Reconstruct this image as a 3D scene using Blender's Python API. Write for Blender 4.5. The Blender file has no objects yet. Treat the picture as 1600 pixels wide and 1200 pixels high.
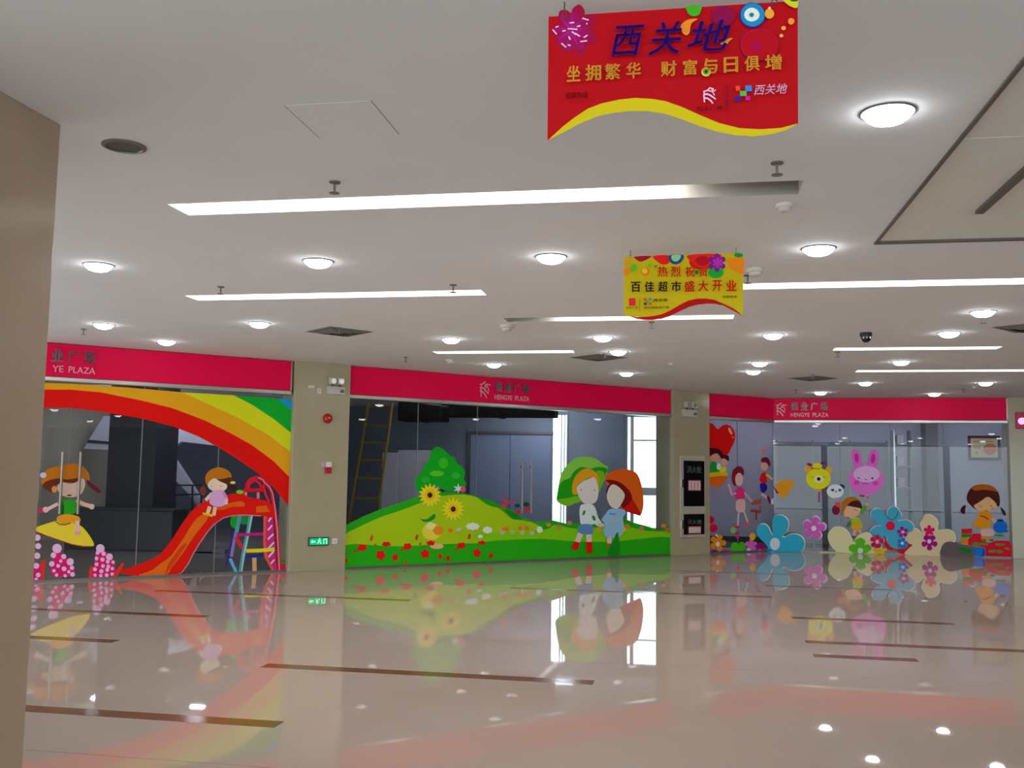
import bpy, bmesh, math
from mathutils import Vector, Matrix
# ------------------------------------------------------------------ camera, world, exposure
SC = bpy.context.scene
COL = SC.collection
cam_data = bpy.data.cameras.new('camera'); cam = bpy.data.objects.new('camera', cam_data); COL.objects.link(cam)
cam_data.sensor_width = 36.0; cam_data.lens = 34.0365; cam_data.clip_start = 0.05; cam_data.clip_end = 200
PITCH, ROLL = 0.09293, 0.01474
fwd = Vector((0, math.cos(PITCH), math.sin(PITCH))); up0 = Vector((0, -math.sin(PITCH), math.cos(PITCH))); rt0 = Vector((1, 0, 0))
rt = math.cos(ROLL)*rt0 + math.sin(ROLL)*up0; up = -math.sin(ROLL)*rt0 + math.cos(ROLL)*up0
cam.matrix_world = Matrix(((rt.x, up.x, -fwd.x, 0), (rt.y, up.y, -fwd.y, 0), (rt.z, up.z, -fwd.z, 1.6), (0, 0, 0, 1)))
SC.camera = cam
SC.view_settings.view_transform = 'Standard'; SC.view_settings.look = 'None'
SC.view_settings.gamma = 1.0; SC.view_settings.use_curve_mapping = False
SC.view_settings.exposure = 0.88
world = bpy.data.worlds.new('daylight'); SC.world = world; world.use_nodes = True
bg = world.node_tree.nodes['Background']; bg.inputs[0].default_value = (0.78, 0.93, 1.0, 1); bg.inputs[1].default_value = 3.0
LAMP = 13.0        # emission of the downlight lenses
TUBE = 10.0         # emission of the slot lights
SHOP_FILL = 14.0    # unseen tubes added to brighten the shop interiors
H = 3.3769            # hall ceiling height
AZ = -0.17802          # the building grid is turned against the camera axis
WALL = {'A': (0.56357, 15.1596), 'B': (-0.22976, 22.3863), 'C': (0.13215, 20.3949), 'R': (-0.16696, 3.486), 'Y': (-0.18644, 7.5626)}      # vertical planes of the shop fronts and banners: (azimuth, distance)

# ------------------------------------------------------------------ helpers
def lin(c): c /= 255.0; return c/12.92 if c <= 0.04045 else ((c+0.055)/1.055)**2.4
MATS = {}
def mat(name, rgb, rough=0.5, metal=0.0, noise=0.06, scale=6.0, spec=0.5, coat=0.0, bump=0.0, k=1.0):
    if name in MATS: return MATS[name]
    m = bpy.data.materials.new(name); m.use_nodes = True; nt = m.node_tree; b = nt.nodes['Principled BSDF']
    c = [min(0.93, lin(v)*k) for v in rgb]
    b.inputs['Roughness'].default_value = rough; b.inputs['Metallic'].default_value = metal
    b.inputs['Specular IOR Level'].default_value = spec; b.inputs['Coat Weight'].default_value = coat; b.inputs['Coat Roughness'].default_value = 0.05
    if noise > 0:
        tc = nt.nodes.new('ShaderNodeTexCoord'); n = nt.nodes.new('ShaderNodeTexNoise'); n.inputs['Scale'].default_value = scale; n.inputs['Detail'].default_value = 4
        mx = nt.nodes.new('ShaderNodeMix'); mx.data_type = 'RGBA'
        mx.inputs[6].default_value = [v*(1-noise) for v in c]+[1]; mx.inputs[7].default_value = [min(0.95, v*(1+noise)) for v in c]+[1]
        nt.links.new(tc.outputs['Object'], n.inputs['Vector']); nt.links.new(n.outputs['Fac'], mx.inputs[0]); nt.links.new(mx.outputs[2], b.inputs['Base Color'])
        if bump > 0:
            bp = nt.nodes.new('ShaderNodeBump'); bp.inputs['Strength'].default_value = bump; bp.inputs['Distance'].default_value = 0.002
            nt.links.new(n.outputs['Fac'], bp.inputs['Height']); nt.links.new(bp.outputs[0], b.inputs['Normal'])
    else: b.inputs['Base Color'].default_value = c+[1]
    MATS[name] = m; return m
def emat(name, rgb, strength):
    if name in MATS: return MATS[name]
    m = bpy.data.materials.new(name); m.use_nodes = True; nt = m.node_tree; nt.nodes.remove(nt.nodes['Principled BSDF'])
    e = nt.nodes.new('ShaderNodeEmission'); e.inputs[0].default_value = [lin(v) for v in rgb]+[1]; e.inputs[1].default_value = strength
    nt.links.new(e.outputs[0], nt.nodes['Material Output'].inputs[0]); MATS[name] = m; return m
def glass_mat(name, tint, refl=1.0):
    m = bpy.data.materials.new(name); m.use_nodes = True; nt = m.node_tree; nt.nodes.remove(nt.nodes['Principled BSDF'])
    t = nt.nodes.new('ShaderNodeBsdfTransparent'); t.inputs[0].default_value = tint+(1,)
    g = nt.nodes.new('ShaderNodeBsdfGlossy'); g.inputs['Roughness'].default_value = 0.01
    f = nt.nodes.new('ShaderNodeFresnel'); f.inputs['IOR'].default_value = 1.45
    mx = nt.nodes.new('ShaderNodeMixShader'); ge = nt.nodes.new('ShaderNodeNewGeometry'); mu = nt.nodes.new('ShaderNodeMath'); mu.operation = 'MULTIPLY_ADD'; mu.inputs[1].default_value = -1.0; mu.inputs[2].default_value = 1.0
    m2 = nt.nodes.new('ShaderNodeMath'); m2.operation = 'MULTIPLY'; nt.links.new(ge.outputs['Backfacing'], mu.inputs[0]); nt.links.new(f.outputs[0], m2.inputs[0]); nt.links.new(mu.outputs[0], m2.inputs[1])   # one reflection per pane, at its outer face
    nt.links.new(m2.outputs[0], mx.inputs[0]); nt.links.new(t.outputs[0], mx.inputs[1]); nt.links.new(g.outputs[0], mx.inputs[2])
    nt.links.new(mx.outputs[0], nt.nodes['Material Output'].inputs[0]); MATS[name] = m; return m
def plain(n): return n.replace('-', '_')
def link(name, me, m=None, parent=None, mw=None, label=None, cat=None, group=None, kind=None, local=None):
    o = bpy.data.objects.new(name, me); COL.objects.link(o)
    if m is not None and me is not None and not me.materials: me.materials.append(m)
    if parent is not None:
        o.parent = parent
        if local is not None: o.matrix_local = local
    elif mw is not None: o.matrix_world = mw
    if label: o['label'] = label
    if cat: o['category'] = cat
    if group: o['group'] = group
    if kind: o['kind'] = kind
    return o
def empty(name, mw, label, cat, group=None, kind=None):
    o = link(name, None, mw=mw, label=label, cat=cat, group=group, kind=kind); o.empty_display_size = 0.1; return o
def bm_mesh(bm, smooth=False):
    bmesh.ops.recalc_face_normals(bm, faces=bm.faces)
    me = bpy.data.meshes.new('shape'); bm.to_mesh(me); bm.free()
    if smooth:
        for p in me.polygons: p.use_smooth = True
    return me
def bx(bm, x0, x1, y0, y1, z0, z1, bevel=0.0):
    vs = [bm.verts.new((x, y, z)) for x in (x0, x1) for y in (y0, y1) for z in (z0, z1)]
    fs = [bm.faces.new([vs[i] for i in f]) for f in ((0,1,3,2),(4,6,7,5),(0,4,5,1),(2,3,7,6),(0,2,6,4),(1,5,7,3))]
    if bevel:
        es = list({e for f in fs for e in f.edges}); bmesh.ops.bevel(bm, geom=es, offset=bevel, segments=2, affect='EDGES', profile=0.6)
def box(x0, x1, y0, y1, z0, z1, bevel=0.0):
    bm = bmesh.new(); bx(bm, x0, x1, y0, y1, z0, z1, bevel); return bm_mesh(bm)
def lathe(prof, n=32, smooth=True):          # profile of (radius, z), spun about z
    bm = bmesh.new(); rings = []
    for r, z in prof:
        if r < 1e-6: rings.append([bm.verts.new((0, 0, z))])
        else: rings.append([bm.verts.new((r*math.cos(2*math.pi*i/n), r*math.sin(2*math.pi*i/n), z)) for i in range(n)])
    for a, b in zip(rings, rings[1:]):
        for i in range(n):
            j = (i+1) % n
            if len(a) == 1 and len(b) == 1: continue
            if len(a) == 1: bm.faces.new((a[0], b[i], b[j]))
            elif len(b) == 1: bm.faces.new((a[i], a[j], b[0]))
            else: bm.faces.new((a[i], a[j], b[j], b[i]))
    return bm_mesh(bm, False)
def tube(p0, p1, r, n=12):
    p0, p1 = Vector(p0), Vector(p1); d = p1-p0; q = d.to_track_quat('Z', 'Y').to_matrix().to_4x4()
    me = lathe([(0, 0), (r, 0), (r, d.length), (0, d.length)], n); me.transform(Matrix.Translation(p0) @ q); return me
def smooth_pts(pts, sub=4):
    n = len(pts); o = []
    for i in range(n):
        p0, p1, p2, p3 = pts[i-1], pts[i], pts[(i+1) % n], pts[(i+2) % n]
        for k in range(sub):
            t = k/sub; o.append(tuple(0.5*((2*b)+(c-a)*t+(2*a-5*b+4*c-d)*t*t+(-a+3*b-3*c+d)*t**3) for a, b, c, d in zip(p0, p1, p2, p3)))
    return o
def slab_poly(pts, y0, y1):                  # outline in (x, z), solid from depth y0 (back) to y1 (front, towards -y)
    bm = bmesh.new(); a = [bm.verts.new((x, y1, z)) for x, z in pts]; b = [bm.verts.new((x, y0, z)) for x, z in pts]
    bm.faces.new(a); bm.faces.new(b[::-1]); n = len(pts)
    for i in range(n): bm.faces.new((a[i], b[i], b[(i+1) % n], a[(i+1) % n]))
    return bm_mesh(bm)
def frame_mw(az, d, u, off, v):              # matrix of a wall-local frame: x along the wall, y into it, z up; off towards the hall
    e = Vector((math.cos(az), math.sin(az), 0)); n = Vector((-math.sin(az), math.cos(az), 0))
    p = e*u + n*(d-off) + Vector((0, 0, v)); return Matrix.Translation(p) @ Matrix.Rotation(az, 4, 'Z')
def wmw(w, u, off=0.0, v=0.0): return frame_mw(WALL[w][0], WALL[w][1], u, off, v)
def gmw(s, t, z=0.0): return frame_mw(AZ, t, s, 0.0, z)     # building grid: s along, t away from the camera
def loc(x, y, z, rz=0.0): return Matrix.Translation((x, y, z)) @ Matrix.Rotation(rz, 4, 'Z')
def text_mesh(s, size=1.0, extrude=0.0, bold=0.0, shear=0.0, align='CENTER'):
    c = bpy.data.curves.new('text', 'FONT'); c.body = s; c.size = size; c.extrude = extrude; c.offset = bold; c.shear = shear
    c.align_x = align; c.align_y = 'CENTER'; c.resolution_u = 3
    o = bpy.data.objects.new('text', c); COL.objects.link(o); dg = bpy.context.evaluated_depsgraph_get()
    me = bpy.data.meshes.new_from_object(o.evaluated_get(dg)); bpy.data.objects.remove(o); bpy.data.curves.remove(c)
    me.materials.clear(); return me
UPRIGHT = Matrix.Rotation(math.pi/2, 4, 'X')
def glyphs(s, x0, x1, z0, z1, fat=0.0, **kw):   # text fitted into a wall-local rectangle, facing -y; fat widens the strokes
    me = text_mesh(s, 1.0, **kw)
    if fat:
        bm = bmesh.new()
        for dx, dy in ((0, 0), (fat, 0), (-fat, 0), (0, fat*0.6), (0, -fat*0.6)):
            me.transform(Matrix.Translation((dx, dy, 0))); bm.from_mesh(me); me.transform(Matrix.Translation((-dx, -dy, 0)))
        bm.to_mesh(me); bm.free()
    xs = [v.co.x for v in me.vertices]; ys = [v.co.y for v in me.vertices]
    if not xs: return me
    sx, sy = (x1-x0)/(max(xs)-min(xs)), (z1-z0)/(max(ys)-min(ys)); mx, my = min(xs), min(ys)
    for v in me.vertices: v.co = ((v.co.x-mx)*sx+x0, -v.co.z, (v.co.y-my)*sy+z0)
    return me

# ------------------------------------------------------------------ materials
M_ceil = mat('ceiling_paint', (232, 234, 236), 0.9, noise=0.03, scale=1.5, spec=0.2)
M_floor = mat('polished_floor', (182, 164, 152), 0.02, noise=0.05, scale=1.2, spec=0.4)
M_joint = mat('floor_joint', (70, 60, 55), 0.6)
M_inlay = mat('brown_inlay', (118, 80, 54), 0.15, noise=0.2, scale=4)
M_stone = mat('beige_stone', (178, 166, 136), 0.18, noise=0.06, scale=3.0)
M_pillar = mat('taupe_stone', (172, 150, 128), 0.2, noise=0.1, scale=2.0)
M_red = mat('crimson_panel', (226, 0, 66), 0.5, noise=0.03, spec=0.15, k=1.35)
M_steel = mat('brushed_steel', (190, 185, 178), 0.28, 0.9, noise=0.04, scale=30)
M_chrome = mat('chrome', (215, 215, 215), 0.15, 1.0, noise=0)
M_hsteel = mat('satin_handle', (150, 138, 130), 0.45, 0.6, noise=0)
M_dchrome = mat('dark_chrome', (120, 112, 115), 0.3, 0.8, noise=0)
M_pinkmetal = mat('pale_pink_metal', (232, 170, 180), 0.4, 0.2, noise=0)
M_white = mat('white_enamel', (225, 222, 218), 0.4, noise=0.02)
M_offwhite = mat('off_white_plastic', (205, 198, 186), 0.45, noise=0.02)
M_housing = mat('housing_grey', (150, 146, 140), 0.6, noise=0.02)
M_dark = mat('dark_plastic', (35, 33, 36), 0.4, noise=0.05)
M_grey = mat('grey_metal', (120, 116, 112), 0.4, 0.5, noise=0.03)
M_joint_glass = mat('pale_glass_edge', (118, 124, 130), 0.4, noise=0)
M_bshop = mat('shop_grey_paint', (140, 146, 160), 0.8, noise=0.05)
M_lshop = mat('shop_dark_paint', (104, 104, 120), 0.8, noise=0.08)
M_rshop = mat('shop_lilac_paint', (188, 188, 205), 0.7, noise=0.04)
M_hall = mat('hall_wall_paint', (190, 178, 160), 0.7, noise=0.04)
M_rwall = mat('dark_wall_cladding', (66, 62, 62), 0.5, noise=0.08)
M_lens = emat('downlight_lens', (246, 250, 255), LAMP)
M_tube = emat('slot_light_tube', (255, 250, 245), TUBE)
M_fill_tube = emat('shop_fill_tube', (236, 240, 255), SHOP_FILL)
def vinyl(c, gloss=0.55): return mat('print_%02x%02x%02x' % tuple(c), c, gloss, noise=0.025, scale=8, spec=0.12, k=1.45)
M_fill_tube_bright = emat('shop_fill_tube_bright', (236, 240, 255), SHOP_FILL*4.2)
M_glass = glass_mat('shop_glass', (0.86, 0.90, 0.92))
M_wglass = glass_mat('window_glass', (0.93, 0.97, 0.98))

# ------------------------------------------------------------------ the hall: floor, ceiling, walls
S0, S1, T0, T1 = -14.0, 16.0, -9.0, 31.0
TEND = 25.2
floor = link('floor', box(S0, S1, T0, T1, -0.2, -0.012), M_joint, mw=gmw(0, 0), kind='structure')
JT = [T0, -5.1, -1.7, 1.7, 5.1, 8.5, 11.9, 15.3, 18.7, 22.1, TEND, T1]
for a, b in zip(JT, JT[1:]): link('floor_slab', box(S0, S1, a+0.003, b-0.003, -0.012, 0.0), M_floor, parent=floor)
for s, t, ln in [(-3.424, 7.688, 2.718), (-4.905, 5.953, 2.37), (-6.881, 11.962, 3.46), (-7.878, 10.036, 2.72), (-6.68, 8.389, 1.467), (1.202, 11.769, 1.754), (1.159, 10.095, 2.992), (1.14, 9.335, 0.893), (-2.441, 13.681, 3.58), (1.168, 15.103, 1.785), (-0.397, 16.985, 2.156)]: link('inlay_strip', box(s, s+ln, t-0.08, t+0.08, -0.004, 0.0008), M_inlay, parent=floor)
# ceiling with openings for the slot lights and the framed hatch
SLOTS = [(-3.433, 0.7, 5.87, 6.155, -3.413, -0.023, 'longest slot light in the ceiling, just below the red hanging banner'),
 (-5.064, -1.951, 9.067, 9.352, -5.044, -1.971, 'slot light with a pointed left end, left of the yellow banner'),
 (0.17, 4.47, 9.015, 9.3, 0.19, 4.45, 'slot light running right from behind the yellow banner'),
 (-2.051, 0.529, 10.765, 11.05, -1.463, 0.509, 'slot light under the yellow banner, fading at its left end'),
 (-3.657, -1.585, 13.673, 13.958, -3.637, -1.605, 'short slot light above the logo of the middle shop sign'),
 (2.007, 4.135, 13.64, 13.925, 2.027, 4.115, 'short slot light below the black dome camera'),
 (2.773, 6.873, 16.498, 16.784, 2.793, 6.853, 'thin farthest slot light at the right edge, above the right shop sign')]
holes = [(s0, s1, t0, t1) for s0, s1, t0, t1, a, b, lab in SLOTS] + [(1.401, 4.601, 2.544, 7.544)]
def ceiling_mesh():
    bm = bmesh.new(); ss = sorted({S0, S1, *[v for h in holes for v in h[:2]]}); ts = sorted({T0, TEND+0.3, *[v for h in holes for v in h[2:]]}); V = {}
    def v(s, t):
        if (s, t) not in V: V[(s, t)] = bm.verts.new((s, t, 0))
        return V[(s, t)]
    for a, b in zip(ss, ss[1:]):
        for c, d in zip(ts, ts[1:]):
            if any(h[0] < (a+b)/2 < h[1] and h[2] < (c+d)/2 < h[3] for h in holes): continue
            bm.faces.new((v(a, c), v(a, d), v(b, d), v(b, c)))
    me = bpy.data.meshes.new('ceiling'); bm.to_mesh(me); bm.free(); return me
link('ceiling', ceiling_mesh(), M_ceil, mw=gmw(0, 0, H), kind='structure')
def open_wall(n, L_):                        # unseen openings added to let daylight lift the ceiling; slim posts, threshold, header
    bm = bmesh.new(); bx(bm, 0, L_, 0, 0.2, 0, 0.02); bx(bm, 0, L_, 0, 0.2, H-0.06, H)
    for i in range(n+1): bx(bm, i*(L_-0.3)/n, i*(L_-0.3)/n+0.3, -0.01, 0.21, 0.02, H-0.06)
    return bm_mesh(bm)
link('wall_left', open_wall(5, 20.0), M_hall, mw=gmw(S0, T0) @ Matrix.Rotation(math.pi/2, 4, 'Z'), kind='structure')
link('wall_shop_left', box(S0-0.2, S0, T0+20.0, T1, 0, H), M_hall, mw=gmw(0, 0), kind='structure')
link('wall_right', box(S1, S1+0.2, T0, T1, 0, H), M_rwall, mw=gmw(0, 0), kind='structure')
link('wall_front', open_wall(5, S1-S0), M_hall, mw=gmw(S0, T0-0.2), kind='structure')
for s0, s1, t0, t1, a, b, lab in SLOTS:
    r = empty('slot_light', gmw(s0, t0, H), lab, 'ceiling light', 'recessed slot lights'); L_, W_ = s1-s0, t1-t0
    bm = bmesh.new(); bx(bm, 0, L_, 0, W_, 0, 0.14); bm.faces.ensure_lookup_table()
    bmesh.ops.delete(bm, geom=[f for f in bm.faces if all(abs(q.co.z) < 1e-6 for q in f.verts)], context='FACES_ONLY')
    link('housing', bm_mesh(bm), M_housing, parent=r)
    link('diffuser', box(a-s0, b-s0, 0.03, W_-0.03, 0.09, 0.12), M_tube, parent=r)
# ------------------------------------------------------------------ facade
A, B = 'A', 'B'
VF0, VF1, VR = (2.895, 3.3649, 2.825)      # sign bottom, sign top, rail bottom
def pillar(w, u0, u1, lab, depth=0.55):
    return link('pillar', box(0, u1-u0, 0, depth, 0, H, 0.006), M_stone, mw=wmw(w, u0, 0.12), label=lab, cat='pillar')
PU = {'p1a': 5.358, 'p1b': 6.315, 'p2a': 13.448, 'p2b': 14.454, 'p3a': 5.573}
pillar(A, PU['p1a'], PU['p1b'], 'beige stone pillar with exit sign, red bell and call point, left of the hill window')
pillar(A, PU['p2a'], PU['p2b'], 'beige stone pillar holding the black fire hydrant cabinet')
pillar(B, PU['p3a'], PU['p3a']+1.1, 'beige stone pillar at the right end of the shop fronts')
link('pillar', box(-1.3, 0, -1.25, 0, 0, H, 0.006), M_pillar, mw=gmw(-3.199, 4.400), label='large taupe stone pillar close by at the left edge of the view', cat='pillar')
def pane(par, u0, u1, u_org): return link('pane', box(u0-u_org+0.004, u1-u_org-0.004, -0.006, 0.006, 0.03, VR+0.03), M_glass, parent=par)
def glass_front(name, w, us, joints, handles=None):
    r = empty(name, wmw(w, us[0]), None, None, kind='structure')
    for a, b in zip(us, us[1:]): pane(r, a, b, us[0])
    for j in joints: link('glass_joint', box(j-us[0]-0.006, j-us[0]+0.006, -0.0065, 0.0065, 0.03, VR), M_joint_glass, parent=r)
    link('floor_channel', box(0, us[-1]-us[0], -0.03, 0.03, 0.0, 0.03), M_grey, parent=r)
    if handles:
        for u, z0, z1 in handles:
            hd = link('handle', tube((u-us[0], -0.075, z0), (u-us[0], -0.075, z1), 0.019), M_hsteel, parent=r)
            for z in (z0+0.1, z1-0.1): link('handle_post', tube((u-us[0], -0.075, z), (u-us[0], 0.0, z), 0.012), M_chrome, parent=hd)
glass_front('window_1', A, [-0.521, 0.879], [])
glass_front('door_1', A, [0.879, 2.079, 3.068], [3.068], [(1.994, 0.944, 1.824), (2.23, 0.942, 1.830)])
glass_front('window_2', A, [3.068, 4.213, 5.358], [4.213])
glass_front('window_3', A, [6.315, 7.647, 8.847], [7.647, 8.847])
glass_front('door_2', A, [8.847, 9.883, 10.881], [10.881], [(9.795, 0.883, 1.839), (9.994, 0.882, 1.843)])
glass_front('window_4', A, [10.881, 12.246, 13.448], [12.246])
glass_front('window_5', A, [14.454, 15.384, 16.49], [15.384, 16.49])
glass_front('window_6', B, [0.763, 2.183, 3.227, 4.298, 5.573], [2.183, 3.227, 4.298])
# signs over the shop windows
LOGO = [[(-0.286, 0.205), (-0.176, 0.198), (-0.067, 0.26), (0.051, 0.353), (0.016, 0.397), (-0.099, 0.307), (-0.19, 0.252), (-0.281, 0.262)], [(-0.269, 0.055), (-0.165, 0.047), (-0.066, 0.01), (0.032, -0.088), (0.2, -0.214), (0.234, -0.169), (0.068, -0.045), (-0.034, 0.057), (-0.152, 0.103), (-0.264, 0.112)], [(-0.269, -0.12), (-0.168, -0.127), (-0.069, -0.188), (0.011, -0.284), (0.102, -0.416), (0.148, -0.384), (0.056, -0.25), (-0.031, -0.145), (-0.149, -0.073), (-0.264, -0.063)], [(-0.196, 0.228), (-0.222, 0.068), (-0.213, -0.1), (-0.222, -0.349), (-0.178, -0.351), (-0.17, -0.1), (-0.178, 0.066), (-0.154, 0.222)], [(0.021, 0.096), (0.035, 0.188), (0.121, 0.254), (0.228, 0.221), (0.312, 0.204), (0.321, 0.246), (0.239, 0.263), (0.113, 0.296), (-0.001, 0.212), (-0.021, 0.104)], [(0.05, 0.039), (0.107, 0.131), (0.194, 0.098), (0.206, 0.136), (0.093, 0.169), (0.017, 0.061)], [(0.083, 0.224), (0.165, 0.075), (0.223, -0.098), (0.261, -0.085), (0.202, 0.091), (0.117, 0.243)]]
def fascia(w, u0, u1, lab, logo_u, step, hgt, only=None):
    r = empty('shop_sign', wmw(w, u0, 0, VR), lab, 'sign', 'red shop signs'); z0 = VF0-VR; z1 = VF1-VR
    link('sign_panel', box(0, u1-u0, -0.05, 0.2, z0, z1), M_red, parent=r)
    link('rail', box(0, u1-u0, -0.075, 0.1, 0, z0-0.004, 0.012), M_steel, parent=r)
    link('end_trim', box(u1-u0-0.02, u1-u0, -0.06, 0.2, z0, z1), M_steel, parent=r)
    x = logo_u-u0; zc = (z0+z1)/2
    if only is None:
        for i, pts in enumerate(LOGO):
            link('logo_stroke', slab_poly([(x+px*hgt*0.8, zc+pz*hgt*0.8) for px, pz in pts], -0.05, -0.06), M_pinkmetal, parent=r)
    for i, ch in enumerate('恒业广场'):
        if only and ch not in only: continue
        cx = x+hgt*0.62+step*i; me = glyphs(ch, cx-step*0.36, cx+step*0.36, zc-hgt*0.05, zc+hgt*0.33, extrude=0.02, fat=0.025)
        link('letter', me, M_dchrome, parent=r, local=loc(0, -0.055, 0))
    e0 = x+hgt*0.62-step*0.4; e1 = x+hgt*0.62+step*3.45; txt = 'HENGYE PLAZA'
    if only: txt = 'YE PLAZA'; e0 = x+hgt*0.62+step*0.75
    if only != ' ':
        ws = txt.split(); k = (e1-e0)/len(txt)
        for word, p in zip(ws, (0, len(ws[0])+1)): link('lettering', glyphs(word, e0+k*p, e0+k*(p+len(word)), zc-hgt*0.36, zc-hgt*0.17, extrude=0.01), M_pinkmetal, parent=r, local=loc(0, -0.055, 0))
fascia(A, -0.521, 5.328, 'red shop sign on the left, cut off by the near pillar', 1.346, 0.21, 0.47, only='业广场')
fascia(A, 6.315, 13.448, 'red shop sign above the green hill window', 8.959, 0.198, 0.47)
fascia(A, 14.454, 16.49, 'plain red sign end piece right of the fire cabinet pillar', 14.754000000000001, 0.3, 0.4, only=' ')
fascia(B, 0.763, 5.573, 'red shop sign over the right window with the rabbit balloon', 0.942, 0.208, 0.47)
# ------------------------------------------------------------------ behind the glass
def back_wall():                              # with two window openings
    bm = bmesh.new(); W = [(-3.418, -3.018, 0.25, 3.161), (-1.503, -0.661, 0.25, 3.161)]
    ss = [S0, (-9.767, -0.541)[0]]; cuts = [(-9.767, -0.541)[0]] + [v for w in W for v in w[:2]] + [(-9.767, -0.541)[1]]
    for i in range(0, len(cuts)-1, 2): bx(bm, cuts[i], cuts[i+1], 0, 0.2, 0, H)
    for a, b, z0, z1 in W: bx(bm, a, b, 0, 0.2, 0, z0); bx(bm, a, b, 0, 0.2, z1, H)
    return bm_mesh(bm)
link('wall_back', back_wall(), M_bshop, mw=gmw(0, TEND-0.2), kind='structure')
link('wall_back_left', box(S0, (-9.767, -0.541)[0], 0, 0.2, 0, H), M_lshop, mw=gmw(0, TEND-0.2), kind='structure')
link('wall_back_right', box((-9.767, -0.541)[1], S1, 0, 0.2, 0, H), M_rshop, mw=gmw(0, TEND-0.2), kind='structure')
link('wall_partition_left', box(0, 10.114, -0.075, 0.075, 0, H), M_bshop, mw=gmw(-5.935, 15.690) @ Matrix.Rotation(1.95939, 4, 'Z'), kind='structure')
link('wall_partition_right', box(0, 3.826, -0.075, 0.075, 0, H), M_bshop, mw=gmw(0.117, 21.265) @ Matrix.Rotation(1.71706, 4, 'Z'), kind='structure')
wn = empty('window_7', gmw(-3.418, 25.060, 0.25), None, None, kind='structure')
link('pane', box(0.0, 0.400, 0.03, 0.036, 0, 2.911), M_wglass, parent=wn)
link('window_bar', box(0.000, 0.020, 0.0, 0.08, 0.000, 2.911), M_white, parent=wn)
link('window_bar', box(0.370, 0.400, 0.0, 0.08, 0.000, 2.911), M_white, parent=wn)
link('window_bar', box(0.220, 0.250, 0.0, 0.08, 0.000, 2.911), M_white, parent=wn)
link('window_bar', box(0.300, 0.330, 0.0, 0.08, 0.000, 2.911), M_white, parent=wn)
wn = empty('window_8', gmw(-1.503, 25.060, 0.25), None, None, kind='structure')
link('pane', box(0.0, 0.842, 0.03, 0.036, 0, 2.911), M_wglass, parent=wn)
link('window_bar', box(0.000, 0.040, 0.0, 0.08, 0.000, 2.911), M_white, parent=wn)
link('window_bar', box(0.802, 0.842, 0.0, 0.08, 0.000, 2.911), M_white, parent=wn)
link('window_bar', box(0.040, 0.802, 0.0, 0.08, 0.000, 0.050), M_white, parent=wn)
link('window_bar', box(0.040, 0.802, 0.0, 0.08, 2.861, 2.911), M_white, parent=wn)
link('window_bar', box(0.107, 0.197, 0.0, 0.08, 0.000, 2.911), M_white, parent=wn)
link('window_bar', box(0.197, 0.802, 0.0, 0.08, 2.244, 2.284), M_white, parent=wn)
link('window_bar', box(0.197, 0.802, 0.0, 0.08, 0.862, 1.062), M_white, parent=wn)
r = empty('fill_tube_light', gmw(3.2, 23.2, H), 'unseen fill tube added inside the right shop near the corner', 'ceiling light'); link('tray', box(0, 2.2, -0.08, 0.08, -0.05, 0), M_white, parent=r); link('tube', tube((0.05, 0, -0.07), (2.1500000000000004, 0, -0.07), 0.018), M_fill_tube, parent=r)  # this and the next tubes: out of sight, added to raise the interiors
r = empty('fill_tube_light', gmw(5.9, 23.6, H), 'unseen fill tube added inside the right shop above the framed certificate', 'ceiling light'); link('tray', box(0, 1.6, -0.08, 0.08, -0.05, 0), M_white, parent=r); link('tube', tube((0.05, 0, -0.07), (1.55, 0, -0.07), 0.018), M_fill_tube, parent=r)
r = empty('fill_tube_light', gmw(-4.2, 23.5, H), 'unseen fill tube added inside the middle shop near the daylight windows', 'ceiling light'); link('tray', box(0, 1.6, -0.08, 0.08, -0.05, 0), M_white, parent=r); link('tube', tube((0.05, 0, -0.07), (1.55, 0, -0.07), 0.018), M_fill_tube_bright, parent=r)
r = empty('fill_tube_light', gmw(-4.7, 18.4, H), 'unseen fill tube added inside the middle shop above the leaning boards', 'ceiling light'); link('tray', box(0, 1.2, -0.08, 0.08, -0.05, 0), M_white, parent=r); link('tube', tube((0.05, 0, -0.07), (1.15, 0, -0.07), 0.018), M_fill_tube_bright, parent=r)
r = empty('fill_tube_light', gmw(0.6, 22.6, H), 'unseen fill tube added inside the right shop behind the heart balloon', 'ceiling light'); link('tray', box(0, 1.2, -0.08, 0.08, -0.05, 0), M_white, parent=r); link('tube', tube((0.05, 0, -0.07), (1.15, 0, -0.07), 0.018), M_fill_tube_bright, parent=r)
r = empty('fill_tube_light', gmw(-12.6, 19.4, H), 'unseen fill tube added inside the left shop above the left half of the staircase', 'ceiling light'); link('tray', box(0, 1.6, -0.08, 0.08, -0.05, 0), M_white, parent=r); link('tube', tube((0.05, 0, -0.07), (1.55, 0, -0.07), 0.018), M_fill_tube_bright, parent=r)
r = empty('fill_tube_light', gmw(-10.2, 19.2, H), 'unseen fill tube added inside the left shop above the right half of the staircase', 'ceiling light'); link('tray', box(0, 1.6, -0.08, 0.08, -0.05, 0), M_white, parent=r); link('tube', tube((0.05, 0, -0.07), (1.55, 0, -0.07), 0.018), M_fill_tube_bright, parent=r)
M_black = mat('dark_column_paint', (40, 34, 42), 0.5, noise=0.1)
r = link('column', box(0, 1.074, 0, 0.9, 0, H), M_black, mw=gmw(-11.894, 18.5), label='thick dark column inside the left shop behind the rainbow window', cat='column')
M_pale = mat('pale_reflection', (205, 200, 215), 0.6, noise=0.04)
M_stairdark = mat('stair_dark', (46, 44, 52), 0.6, noise=0.1)
st = empty('reflected_stair', gmw(-13.763, 20.5, 0), 'pale sided staircase as a glass reflection built solid behind the dark column in the left shop', 'reflected_stair')  # reflection in the shop glass, built as solid stair shapes behind it
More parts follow.
